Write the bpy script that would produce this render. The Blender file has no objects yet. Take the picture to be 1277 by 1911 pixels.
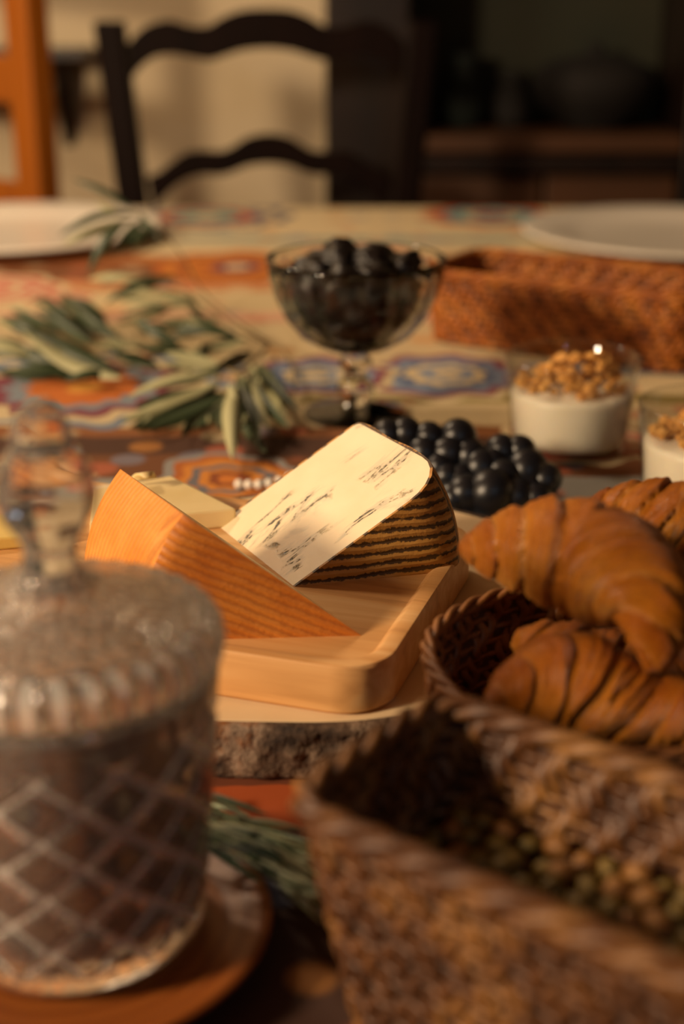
import bpy, bmesh, math, random
from mathutils import Vector, Matrix, noise

# ------------------------------------------------------------------ scene, camera, light
S = bpy.context.scene
C = S.collection
T = 0.75                                     # height of the table top above the floor
R = math.radians

cam_d = bpy.data.cameras.new('camera'); cam = bpy.data.objects.new('camera', cam_d); C.objects.link(cam)
cam.location = (0, 0, T + 0.275); cam.rotation_euler = (R(90 - 20.6), 0, 0)
cam_d.sensor_fit = 'VERTICAL'; cam_d.sensor_height = 36; cam_d.lens = 50; cam_d.clip_start = 0.02
cam_d.dof.use_dof = True; cam_d.dof.focus_distance = 0.592; cam_d.dof.aperture_fstop = 4.8
S.camera = cam

S.view_settings.view_transform = 'Standard'; S.view_settings.look = 'None'
S.view_settings.exposure = 0.0; S.view_settings.gamma = 1.0; S.view_settings.use_curve_mapping = False

W = bpy.data.worlds.new('dim_evening'); S.world = W; W.use_nodes = True
W.node_tree.nodes['Background'].inputs[0].default_value = (1.0, 0.62, 0.36, 1)
W.node_tree.nodes['Background'].inputs[1].default_value = 0.012

def lamp(name, loc, watts, radius, col):
    d = bpy.data.lights.new(name, 'POINT'); d.energy = watts; d.shadow_soft_size = radius; d.color = col
    o = bpy.data.objects.new(name, d); C.objects.link(o); o.location = loc
    return o
lamp('standing_lamp', (-1.25, -0.14, T + 0.68), 122, 0.13, (1.0, 0.735, 0.47))
lamp('rear_fill_light', (-0.80, 1.38, 1.80), 32, 0.12, (1.0, 0.74, 0.48))  # added fill out of view, brightens the back wall and far plates
lamp('cool_fill_light', (0.35, -1.3, 1.75), 5, 0.05, (0.62, 0.80, 1.0))  # added cool fill behind the camera, for highlights and bluish shadows

# ------------------------------------------------------------------ material helpers
def C_(h, a=1.0):
    h = h.lstrip('#'); v = [int(h[i:i+2], 16) / 255 for i in (0, 2, 4)]
    return tuple(((c / 12.92) if c <= 0.04045 else ((c + 0.055) / 1.055) ** 2.4) for c in v) + (a,)

class N:
    """tiny node builder"""
    def __init__(s, name):
        s.m = bpy.data.materials.new(name); s.m.use_nodes = True
        s.t = s.m.node_tree; s.n = s.t.nodes; s.n.clear()
        s.out = s.n.new('ShaderNodeOutputMaterial')
    def new(s, typ, **kw):
        n = s.n.new(typ)
        for k, v in kw.items(): setattr(n, k, v)
        return n
    def put(s, sock, v):
        if isinstance(v, bpy.types.NodeSocket): s.t.links.new(v, sock)
        elif v is not None:
            if isinstance(v, (tuple, list)) and len(v) == 3 and sock.type == 'RGBA': v = tuple(v) + (1,)
            sock.default_value = v
    def math(s, op, a, b=None, c=None):
        n = s.new('ShaderNodeMath', operation=op)
        for i, v in enumerate((a, b, c)):
            if v is not None: s.put(n.inputs[i], v)
        return n.outputs[0]
    def coord(s, kind='Object'): return s.new('ShaderNodeTexCoord').outputs[kind]
    def xyz(s, v):
        n = s.new('ShaderNodeSeparateXYZ'); s.put(n.inputs[0], v); return n.outputs
    def comb(s, x, y, z=0.0):
        n = s.new('ShaderNodeCombineXYZ')
        for i, v in enumerate((x, y, z)): s.put(n.inputs[i], v)
        return n.outputs[0]
    def mapping(s, v, scale=(1, 1, 1), rot=(0, 0, 0), loc=(0, 0, 0)):
        n = s.new('ShaderNodeMapping'); s.put(n.inputs[0], v)
        n.inputs['Scale'].default_value = scale; n.inputs['Rotation'].default_value = rot; n.inputs['Location'].default_value = loc
        return n.outputs[0]
    def noise(s, v, scale, detail=3.0, rough=0.5, dist=0.0, out='Fac'):
        n = s.new('ShaderNodeTexNoise'); s.put(n.inputs['Vector'], v)
        n.inputs['Scale'].default_value = scale; n.inputs['Detail'].default_value = detail
        n.inputs['Roughness'].default_value = rough; n.inputs['Distortion'].default_value = dist
        return n.outputs[out]
    def ramp(s, f, stops, interp='LINEAR'):
        n = s.new('ShaderNodeValToRGB'); s.put(n.inputs[0], f); cr = n.color_ramp; cr.interpolation = interp
        while len(cr.elements) < len(stops): cr.elements.new(0.5)
        for e, (p, c) in zip(cr.elements, stops):
            e.position = p; e.color = c if len(c) == 4 else tuple(c) + (1,)
        return n.outputs[0]
    def mix(s, f, a, b, mode='MIX'):
        n = s.new('ShaderNodeMix', data_type='RGBA', blend_type=mode)
        s.put(n.inputs[0], f); s.put(n.inputs[6], a); s.put(n.inputs[7], b); return n.outputs[2]
    def bump(s, h, strength=0.5, dist=0.001, normal=None):
        n = s.new('ShaderNodeBump'); n.inputs['Strength'].default_value = strength; n.inputs['Distance'].default_value = dist
        s.put(n.inputs['Height'], h)
        if normal is not None: s.put(n.inputs['Normal'], normal)
        return n.outputs[0]
    def bsdf(s, col, rough=0.6, normal=None, **kw):
        n = s.new('ShaderNodeBsdfPrincipled'); s.put(n.inputs['Base Color'], col); s.put(n.inputs['Roughness'], rough)
        if normal is not None: s.put(n.inputs['Normal'], normal)
        for k, v in kw.items(): s.put(n.inputs[k.replace('_', ' ')], v)
        s.t.links.new(n.outputs[0], s.out.inputs[0]); return n

def plain(name, c1, c2, rough=0.6, scale=20, bump=0.2, bdist=0.001, stretch=(1, 1, 1), detail=4, **kw):
    n = N(name); v = n.mapping(n.coord(), stretch); f = n.noise(v, scale, detail)
    n.bsdf(n.ramp(f, [(0.3, C_(c1)), (0.7, C_(c2))]), rough, n.bump(f, bump, bdist) if bump else None, **kw)
    return n.m

M = {}
M['plaster'] = plain('plaster', '#c9b795', '#d6c5a6', 0.9, 6, 0.15, 0.004)
M['side_wall'] = plain('ochre_paint', '#6e5436', '#7a5f40', 0.9, 6, 0.1, 0.003)
M['ceiling'] = plain('ceiling_paint', '#5a4028', '#664a30', 0.9, 6, 0.1, 0.003)
M['floor'] = plain('floor_tile', '#3a2417', '#4a2f1e', 0.5, 8, 0.1, 0.002)
M['dark_wood'] = plain('dark_wood', '#140b08', '#22140e', 0.38, 30, 0.15, 0.001, (1, 1, 0.12))
M['chair_wood'] = plain('ebonised_wood', '#0c0504', '#160a07', 0.5, 25, 0.12, 0.001, (1, 1, 0.12), Specular_IOR_Level=0.07)
M['honey_wood'] = plain('honey_wood', '#934c08', '#ac6210', 0.5, 26, 0.12, 0.001, (1, 1, 0.1))
M['rush'] = plain('rush_seat', '#8a6a3c', '#a58250', 0.8, 90, 0.5, 0.002, (1, 6, 1))
M['cab_green'] = plain('olive_panel', '#1d2213', '#2c2a15', 0.7, 5, 0.1, 0.002)
M['cab_brown'] = plain('brown_panel', '#3c2410', '#513015', 0.55, 6, 0.1, 0.002, (1, 1, 0.2))
M['black_glaze'] = plain('black_glaze', '#0b0806', '#150f0c', 0.85, 15, 0.05)
M['green_glaze'] = plain('green_glaze', '#0c1410', '#14201a', 0.85, 15, 0.05)
M['porcelain'] = plain('porcelain', '#ece5d6', '#f2ecdf', 0.22, 6, 0.0)
M['orange_wood'] = None
def turned_wood():
    n = N('turned_orange_wood'); v = n.coord(); x, y, z = n.xyz(v)
    r = n.math('SQRT', n.math('ADD', n.math('MULTIPLY', x, x), n.math('MULTIPLY', y, y)))
    nz = n.noise(v, 30, 3)
    f = n.math('FRACT', n.math('ADD', n.math('MULTIPLY', r, 160), n.math('MULTIPLY', nz, 1.3)))
    n.bsdf(n.ramp(f, [(0, C_('#84461a')), (0.5, C_('#945422')), (1, C_('#743a14'))]), 0.38, n.bump(f, 0.2, 0.0006)); return n.m
M['orange_wood'] = turned_wood()

def glass(name, col=(1, 1, 1, 1), rough=0.0, ior=1.5, clear=1.0):
    n = N(name); n.bsdf(col, rough, None, **{'Transmission_Weight': clear, 'IOR': ior}); return n.m
M['crystal'] = glass('cut_crystal', C_('#f4f1ec'), 0.03, 1.54, 0.935)
M['crystal_cut'] = glass('ground_crystal_cuts', C_('#efece6'), 0.16, 1.54, 0.52)
def faceted_glass():
    n = N('fine_cut_crystal'); v = n.coord(); vo = n.new('ShaderNodeTexVoronoi'); n.put(vo.inputs['Vector'], v); vo.inputs['Scale'].default_value = 330
    n.bsdf(C_('#f2eee6'), 0.10, n.bump(vo.outputs['Distance'], 0.8, 0.003), **{'Transmission_Weight': 0.86, 'IOR': 1.54}); return n.m
M['crystal_frost'] = faceted_glass()
M['clear'] = glass('clear_glass', C_('#f4f6f2'), 0.0, 1.48, 1.0)
def thin_glass():
    n = N('thin_tumbler_glass')
    tr = n.new('ShaderNodeBsdfTransparent'); tr.inputs[0].default_value = (0.97, 0.975, 0.965, 1)
    gl = n.new('ShaderNodeBsdfGlossy'); gl.inputs['Roughness'].default_value = 0.03
    fr = n.new('ShaderNodeLayerWeight'); fr.inputs[0].default_value = 0.5
    mx = n.new('ShaderNodeMixShader'); n.put(mx.inputs[0], n.math('MULTIPLY_ADD', n.math('POWER', fr.outputs['Facing'], 3.0), 0.75, 0.04))
    n.put(mx.inputs[1], tr.outputs[0]); n.put(mx.inputs[2], gl.outputs[0]); n.t.links.new(mx.outputs[0], n.out.inputs[0]); return n.m
M['thin_glass'] = thin_glass()
def creamy(name, c1, c2, sss, rough):
    n = N(name); f = n.noise(n.coord(), 60, 3)
    n.bsdf(n.ramp(f, [(0.3, C_(c1)), (0.7, C_(c2))]), rough, n.bump(f, 0.1, 0.0006), **{'Subsurface_Weight': sss, 'Subsurface_Radius': (0.006, 0.004, 0.002), 'Subsurface_Scale': 1.0}); return n.m
M['yogurt'] = creamy('yogurt', '#ece2cc', '#f1e8d6', 0.25, 0.4)
M['granola'] = plain('granola', '#a86c28', '#e2ac5c', 0.7, 160, 0.6, 0.001)
M['prune'] = plain('dark_dried_fruit', '#080404', '#120907', 0.45, 90, 0.7, 0.0015)
M['jar_fill'] = plain('dark_loose_contents', '#080403', '#170c06', 0.5, 220, 0.6, 0.001)
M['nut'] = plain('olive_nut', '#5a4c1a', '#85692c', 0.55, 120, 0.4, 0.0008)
M['nut_b'] = plain('tan_nut', '#74481c', '#a07236', 0.55, 120, 0.4, 0.0008)
M['stem'] = plain('olive_twig', '#6b5a3e', '#86724f', 0.75, 120, 0.4, 0.0006)
M['leaf_top'] = plain('leaf_dark', '#2c3823', '#47553a', 0.42, 60, 0.15, 0.0005, (1, 8, 1))
M['leaf_under'] = plain('leaf_silver', '#9a9a72', '#b8b68c', 0.6, 60, 0.15, 0.0005, (1, 8, 1))
M['needle'] = plain('rosemary_green', '#46603f', '#668058', 0.5, 90, 0.1, 0.0003)
M['needle_pale'] = plain('rosemary_pale', '#a3b292', '#bcc8a8', 0.55, 90, 0.1, 0.0003)

def grape_mat():
    n = N('black_grape_skin'); v = n.coord(); f = n.noise(v, 160, 4); b = n.noise(v, 500, 2)
    col = n.ramp(f, [(0.35, C_('#0a0b10')), (0.6, C_('#14161d')), (0.8, C_('#2a2f37'))])
    n.bsdf(col, n.ramp(f, [(0.3, (0.24, 0.24, 0.24)), (0.7, (0.42, 0.42, 0.42))]), n.bump(b, 0.08, 0.0003)); return n.m
M['grape'] = grape_mat()

def wicker(name, c1, c2, c3):
    n = N(name); v = n.coord(); a = n.noise(v, 55, 3); b = n.noise(n.mapping(v, (1, 1, 0.25)), 420, 2)
    col = n.mix(n.math('MULTIPLY', b, 0.5), n.ramp(a, [(0.3, C_(c1)), (0.5, C_(c2)), (0.72, C_(c3))]), C_(c1))
    n.bsdf(col, 0.5, n.bump(b, 0.5, 0.0005)); return n.m
M['wicker_orange'] = wicker('wicker_orange', '#84420c', '#b4661a', '#d48a38')
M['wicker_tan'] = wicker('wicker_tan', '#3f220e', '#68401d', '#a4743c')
M['wicker_rose'] = wicker('wicker_rose', '#5c3416', '#845228', '#a97440')
M['wicker_core'] = plain('wicker_core', '#3a200d', '#4a2a12', 0.8, 60, 0.2)

def bake_mat():
    n = N('baked_croissant_crust')
    v = n.coord(); at = n.new('ShaderNodeAttribute', attribute_name='bake').outputs['Fac']
    uv = n.coord('UV')
    fine = n.noise(n.mapping(uv, (26, 1.6, 1)), 4.0, 5, 0.6); blot = n.noise(v, 70, 4, 0.6)
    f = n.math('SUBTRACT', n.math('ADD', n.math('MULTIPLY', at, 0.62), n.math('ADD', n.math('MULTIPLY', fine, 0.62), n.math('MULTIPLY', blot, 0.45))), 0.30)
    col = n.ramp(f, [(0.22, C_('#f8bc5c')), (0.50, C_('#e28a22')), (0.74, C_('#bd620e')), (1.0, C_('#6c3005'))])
    bm_ = n.bump(fine, 0.9, 0.0022)
    n.bsdf(col, 0.33, n.bump(n.noise(v, 260, 4), 0.4, 0.0010, bm_), **{'Coat_Weight': 0.08, 'Coat_Roughness': 0.35}); return n.m
M['crust'] = bake_mat()

def paste_mat(name, base1, base2, veins):
    n = N(name); v = n.coord()
    soft = n.noise(v, 40, 3); col = n.ramp(soft, [(0.3, C_(base1)), (0.7, C_(base2))])
    bmp = n.bump(n.noise(v, 350, 4), 0.12, 0.0005)
    if veins:
        w = n.mapping(n.mapping(v, rot=(0, R(33), 0)), (0.30, 0.95, 1.0), (0, 0, R(16)))
        big = n.noise(n.mapping(v, (1, 1, 1), loc=(0.31, 0.2, 0.12)), 30, 2)
        line = n.noise(w, 44, 6, 0.62, 0.5)
        d = n.math('ABSOLUTE', n.math('SUBTRACT', line, 0.5))
        mask = n.ramp(big, [(0.47, (0, 0, 0)), (0.56, (1, 1, 1))])
        thin = n.ramp(d, [(0.006, (1, 1, 1)), (0.016, (0, 0, 0))])
        halo = n.ramp(d, [(0.0, (1, 1, 1)), (0.055, (0, 0, 0))])
        broke = n.ramp(n.noise(v, 190, 4, 0.7), [(0.46, (0, 0, 0)), (0.54, (1, 1, 1))])
        col = n.mix(n.math('MULTIPLY', n.math('MULTIPLY', halo, mask), 0.5), col, C_('#7f8478'))
        vm = n.math('MULTIPLY', n.math('MULTIPLY', thin, mask), broke)
        col = n.mix(vm, col, C_('#1d201e'))
        bmp = n.bump(n.math('SUBTRACT', 1.0, vm), 0.5, 0.001, bmp)
    n.bsdf(col, 0.45, bmp, **{'Subsurface_Weight': 0.15, 'Subsurface_Radius': (0.004, 0.0025, 0.0012), 'Subsurface_Scale': 1.0}); return n.m
M['paste_blue'] = paste_mat('blue_veined_paste', '#e2cda6', '#ead8b4', True)
M['paste_plain'] = paste_mat('pale_paste', '#dcc489', '#e6d19c', False)
M['paste_yellow'] = paste_mat('yellow_paste', '#d8b860', '#e2c676', False)

def rind_mat(name, ground1, ground2, dark, pitch, amount, tilt, side=False):
    n = N(name); v = n.coord(); x, y, z = n.xyz(v)
    if side: z = y
    wob = n.noise(v, 60, 3); rag = n.noise(v, 520, 4, 0.75); blot = n.noise(v, 45, 3)
    s = n.math('ADD', n.math('MULTIPLY', z, math.cos(tilt) / pitch), n.math('MULTIPLY', x, math.sin(tilt) / pitch))
    s = n.math('ADD', s, n.math('MULTIPLY', wob, 0.5))
    tri = n.math('ABSOLUTE', n.math('SUBTRACT', n.math('MULTIPLY', n.math('FRACT', s), 2.0), 1.0))
    edge = n.math('ADD', tri, n.math('ADD', n.math('MULTIPLY', n.math('SUBTRACT', rag, 0.5), 1.3), n.math('MULTIPLY', n.math('SUBTRACT', n.noise(v, 130, 2), 0.5), 0.9)))
    st = n.ramp(edge, [(0.28, (1, 1, 1)), (0.48, (0, 0, 0))])
    col = n.ramp(blot, [(0.3, C_(ground1)), (0.7, C_(ground2))])
    col = n.mix(n.math('MULTIPLY', st, amount), col, C_(dark))
    n.bsdf(col, 0.55, n.bump(n.math('ADD', tri, n.math('MULTIPLY', rag, 0.4)), 0.55, 0.0012)); return n.m
M['rind_striped'] = rind_mat('striped_rind', '#a8722e', '#c89648', '#22150c', 0.0046, 0.9, -0.03)
M['rind_orange'] = rind_mat('orange_rind', '#b8661a', '#cf8330', '#8a4410', 0.0036, 0.42, -0.42)

M['rind_orange_side'] = rind_mat('orange_rind_side', '#d8852a', '#ea9f4a', '#c26c1e', 0.0022, 0.35, 0.25, True)
M['rind_striped_side'] = rind_mat('striped_rind_side', '#a87434', '#c49245', '#1c120b', 0.0050, 0.8, 0.05, True)

def wood_mat(name, c1, c2, c3, axis, k=1.0, rough=0.5):
    n = N(name); v = n.coord()
    sc = (3, 60, 60) if axis == 'x' else (60, 3, 60)
    f = n.noise(n.mapping(v, sc), 1.6 * k, 5, 0.6, 0.6); g = n.noise(n.mapping(v, tuple(a * 0.25 for a in sc)), 1.5 * k, 2)
    col = n.ramp(n.math('ADD', n.math('MULTIPLY', f, 0.6), n.math('MULTIPLY', g, 0.4)), [(0.3, C_(c1)), (0.5, C_(c2)), (0.7, C_(c3))])
    n.bsdf(col, rough, n.bump(f, 0.2, 0.0005)); return n.m
M['board'] = wood_mat('board_wood', '#a06c36', '#d39e62', '#e8c088', 'x')
M['slice'] = plain('sawn_wood', '#dcc094', '#e8d0a8', 0.7, 18, 0.15, 0.0008)
M['table'] = wood_mat('table_wood', '#4b2a15', '#5f371d', '#70431f', 'y')
def bark_mat():
    n = N('bark'); v = n.coord(); a = n.noise(v, 70, 5, 0.65); b = n.noise(v, 260, 4)
    n.bsdf(n.ramp(a, [(0.32, C_('#231710')), (0.47, C_('#5a4636')), (0.58, C_('#8a7562')), (0.72, C_('#7a4a22'))]), 0.85, n.bump(n.math('ADD', a, n.math('MULTIPLY', b, 0.5)), 0.8, 0.003)); return n.m
M['bark'] = bark_mat()

def cloth_mat():
    n = N('printed_tablecloth'); v = n.coord(); wv = n.noise(v, 14, 3, out='Color')
    mixv = n.new('ShaderNodeVectorMath', operation='SCALE'); n.put(mixv.inputs[0], wv); mixv.inputs['Scale'].default_value = 0.03
    addv = n.new('ShaderNodeVectorMath', operation='ADD'); n.put(addv.inputs[0], v); n.put(addv.inputs[1], mixv.outputs[0])
    px, py, pz = n.xyz(addv.outputs[0])
    # printed bands across the cloth; the nearest two darkened to paint the jar's shade
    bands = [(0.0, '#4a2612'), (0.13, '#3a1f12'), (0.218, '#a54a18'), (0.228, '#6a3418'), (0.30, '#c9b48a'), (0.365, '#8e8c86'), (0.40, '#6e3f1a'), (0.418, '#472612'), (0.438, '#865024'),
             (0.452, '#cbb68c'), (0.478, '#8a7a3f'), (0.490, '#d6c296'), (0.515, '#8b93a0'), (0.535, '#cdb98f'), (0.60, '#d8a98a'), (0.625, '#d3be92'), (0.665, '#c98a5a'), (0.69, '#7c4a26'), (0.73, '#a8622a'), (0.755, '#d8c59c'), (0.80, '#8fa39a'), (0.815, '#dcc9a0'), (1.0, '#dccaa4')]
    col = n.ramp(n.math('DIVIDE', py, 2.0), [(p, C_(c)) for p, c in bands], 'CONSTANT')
    # scattered flower sprigs
    vo = n.new('ShaderNodeTexVoronoi'); n.put(vo.inputs['Vector'], v); vo.inputs['Scale'].default_value = 26
    dots = n.ramp(vo.outputs['Distance'], [(0.0, (1, 1, 1)), (0.30, (0.9, 0.9, 0.9)), (0.36, (0, 0, 0))])
    hue = n.ramp(n.xyz(vo.outputs['Color'])[0], [(0, C_('#c8694a')), (0.3, C_('#d9c79e')), (0.5, C_('#7d8aa0')), (0.7, C_('#cf8a3c')), (0.85, C_('#d8c59c'))], 'CONSTANT')
    col = n.mix(n.math('MULTIPLY', dots, 0.55), col, hue)
    P1 = ['#e0a040', '#c46a1e', '#c46a1e', '#7d8792', '#7a3546', '#cbb890', '#6f7f92']
    P2 = ['#d9c8a8', '#6a3f56', '#c06a1c', '#cc7a22', '#a4551c', '#cf7f2a', '#b5601c']
    P3 = ['#d9c79e', '#7aa093', '#7aa093', '#c0562e', '#6d6478', '#cdbb94', '#4a5270']
    P4 = ['#8a2f44', '#7a3a5c', '#cdb890', '#6f9a9a', '#6f9a9a', '#b5452a', '#cf8a5a']
    P5 = ['#cf7a2a', '#8c4418', '#d0842e', '#6d6a70', '#d0842e', '#b06020', '#8f8c88']
    P6 = ['#d98a7a', '#cf6a58', '#d8c59c', '#cf7a68', '#d8b090', '#c65a48', '#d8c59c']
    P7 = ['#d6c296', '#7f8fa8', '#d6c296', '#5f6f90', '#7f8fa8', '#8a4a58', '#cbb890']
    spots = [(-0.165, 1.765, 0.10, 12, P3), (0.185, 1.77, 0.085, 10, P4), (-0.105, 1.44, 0.085, 9, P2), (-0.33, 1.33, 0.07, 8, P6), (-0.26, 1.29, 0.035, 6, P6), (-0.185, 0.985, 0.10, 14, P1),
             (-0.066, 0.787, 0.045, 8, P5), (0.075, 1.02, 0.07, 10, P7), (0.06, 1.36, 0.11, 12, P4), (0.15, 0.86, 0.05, 8, P6), (-0.02, 1.02, 0.06, 9, P7), (-0.34, 1.02, 0.07, 9, P7),
             (0.35, 1.25, 0.10, 12, P1), (-0.2, 0.5, 0.08, 10, P2), (0.3, 0.75, 0.09, 10, P3), (-0.45, 1.55, 0.1, 12, P3), (-0.12, 0.22, 0.09, 10, P2)]
    for (cx, cy, rr, k, pal) in spots:
        dx = n.math('SUBTRACT', px, cx + 0.015); dy = n.math('SUBTRACT', py, cy + 0.015)
        d = n.math('SQRT', n.math('ADD', n.math('MULTIPLY', dx, dx), n.math('MULTIPLY', dy, dy)))
        an = n.math('ARCTAN2', dy, dx)
        d = n.math('DIVIDE', d, n.math('MULTIPLY_ADD', n.math('SINE', n.math('MULTIPLY', an, k)), 0.07 * rr, rr))
        ring = n.ramp(d, [(i / 7.0, C_(c)) for i, c in enumerate(pal)], 'CONSTANT')
        col = n.mix(n.math('LESS_THAN', d, 1.0), col, ring)
    tx, ty, tz = n.xyz(v)
    weave = n.math('MULTIPLY', n.math('SINE', n.math('MULTIPLY', tx, 5200)), n.math('SINE', n.math('MULTIPLY', ty, 5200)))
    n.bsdf(col, 0.8, n.bump(weave, 0.25, 0.0004)); return n.m
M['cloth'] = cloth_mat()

# ------------------------------------------------------------------ mesh helpers
def mesh(name, verts, faces, mats, parent=None, loc=None, smooth=True, fm=None, rot=None):
    me = bpy.data.meshes.new(name); me.from_pydata([tuple(v) for v in verts], [], faces)
    for m in (mats if isinstance(mats, (list, tuple)) else [mats]): me.materials.append(m)
    if fm: me.polygons.foreach_set('material_index', fm)
    me.polygons.foreach_set('use_smooth', [bool(smooth)] * len(me.polygons)); me.update()
    if smooth not in (True, False): me.set_sharp_from_angle(angle=R(smooth))
    o = bpy.data.objects.new(name, me); C.objects.link(o)
    if loc is not None: o.location = loc
    if rot is not None: o.rotation_euler = rot
    if parent is not None: o.parent = parent
    return o
def tag(o, label, cat, group=None, kind=None):
    o['label'] = label; o['category'] = cat
    if group: o['group'] = group
    if kind: o['kind'] = kind
    return o
def thing(name, loc, label, cat, rz=0.0, group=None):
    o = bpy.data.objects.new(name, None); C.objects.link(o); o.location = loc; o.rotation_euler = (0, 0, rz); o.empty_display_size = 0.02
    return tag(o, label, cat, group)
def structure(o): o['kind'] = 'structure'; return o
def bev(o, w, seg=2, angle=35):
    m = o.modifiers.new('bevel', 'BEVEL'); m.width = w; m.segments = seg; m.limit_method = 'ANGLE'; m.angle_limit = R(angle); return o

class MB:
    """collects shapes into one mesh"""
    def __init__(s): s.v = []; s.f = []; s.m = []
    def add(s, v, f, mi=0):
        b = len(s.v); s.v += [tuple(p) for p in v]; s.f += [tuple(i + b for i in q) for q in f]; s.m += [mi] * len(f); return s
    def box(s, x0, x1, y0, y1, z0, z1, mi=0):
        v = [(x, y, z) for x in (x0, x1) for y in (y0, y1) for z in (z0, z1)]
        return s.add(v, [(0, 1, 3, 2), (4, 6, 7, 5), (0, 4, 5, 1), (2, 3, 7, 6), (0, 2, 6, 4), (1, 5, 7, 3)], mi)
    def tube(s, pts, rad, n=8, mi=0, closed=False, flat=None):
        pts = [Vector(p) for p in pts]; L = len(pts); rads = rad if isinstance(rad, (list, tuple)) else [rad] * L
        v = []; f = []; up = None
        for i, p in enumerate(pts):
            a = pts[(i - 1) % L] if (closed or i > 0) else p; b = pts[(i + 1) % L] if (closed or i < L - 1) else p
            t = (b - a).normalized()
            if up is None: up = t.orthogonal().normalized()
            up = (up - t * up.dot(t)); up = up.normalized() if up.length > 1e-6 else t.orthogonal().normalized()
            w = t.cross(up)
            for k in range(n):
                an = 2 * math.pi * k / n; v.append(p + up * (math.cos(an) * rads[i]) + w * (math.sin(an) * rads[i]))
        for i in range(L if closed else L - 1):
            j = (i + 1) % L
            for k in range(n):
                l = (k + 1) % n; f.append((i * n + k, i * n + l, j * n + l, j * n + k))
        if not closed: f.append(tuple(range(n))[::-1]); f.append(tuple((L - 1) * n + k for k in range(n)))
        return s.add(v, f, mi)
    def lathe(s, prof, n=64, mi=0, mod=None, closed=False):
        v = []; f = []; L = len(prof)
        for i, (r, z) in enumerate(prof):
            for k in range(n):
                a = 2 * math.pi * k / n; rr = mod(r, z, a, i) if mod else r
                v.append((rr * math.cos(a), rr * math.sin(a), z))
        for i in range(L if closed else L - 1):
            j = (i + 1) % L
            for k in range(n):
                l = (k + 1) % n; f.append((i * n + k, i * n + l, j * n + l, j * n + k))
        if not closed:
            if prof[0][0] > 1e-5: f.append(tuple(range(n))[::-1])
            if prof[-1][0] > 1e-5: f.append(tuple((L - 1) * n + k for k in range(n)))
        return s.add(v, f, mi)
    def prism(s, poly, z0, z1, mi=0):
        n = len(poly); v = [(x, y, z0) for x, y in poly] + [(x, y, z1) for x, y in poly]
        return s.add(v, [tuple(range(n))[::-1], tuple(range(n, 2 * n))] + [(i, (i + 1) % n, n + (i + 1) % n, n + i) for i in range(n)], mi)
    def build(s, name, mats, parent=None, loc=None, smooth=True, rot=None):
        return mesh(name, s.v, s.f, mats, parent, loc, smooth, s.m, rot)

def spline(pts, n):
    """Catmull-Rom through points (tuples of any length)"""
    out = []; L = len(pts)
    for q in range(n):
        u = q / (n - 1) * (L - 1); i = min(int(u), L - 2); t = u - i
        p0, p1, p2, p3 = pts[max(i - 1, 0)], pts[i], pts[i + 1], pts[min(i + 2, L - 1)]
        out.append(tuple(0.5 * (2 * b + (c - a) * t + (2 * a - 5 * b + 4 * c - d) * t * t + (3 * b - a - 3 * c + d) * t ** 3) for a, b, c, d in zip(p0, p1, p2, p3)))
    return out
def rrect(x0, x1, y0, y1, r, k=6):
    pts = []
    for cx, cy, a0 in ((x1 - r, y0 + r, -90), (x1 - r, y1 - r, 0), (x0 + r, y1 - r, 90), (x0 + r, y0 + r, 180)):
        for i in range(k + 1):
            a = R(a0 + 90 * i / k); pts.append((cx + r * math.cos(a), cy + r * math.sin(a)))
    return pts
def blob(rx, ry, rz, amp, freq, seed, sub=2):
    bm = bmesh.new(); bmesh.ops.create_icosphere(bm, subdivisions=sub, radius=1.0)
    for v in bm.verts:
        k = 1 + amp * noise.noise(v.co * freq + Vector((seed * 3.1, seed * 1.7, seed)))
        v.co = Vector((v.co.x * rx * k, v.co.y * ry * k, v.co.z * rz * k))
    bm.verts.index_update()
    out = ([v.co.copy() for v in bm.verts], [tuple(v.index for v in f.verts) for f in bm.faces]); bm.free(); return out

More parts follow.
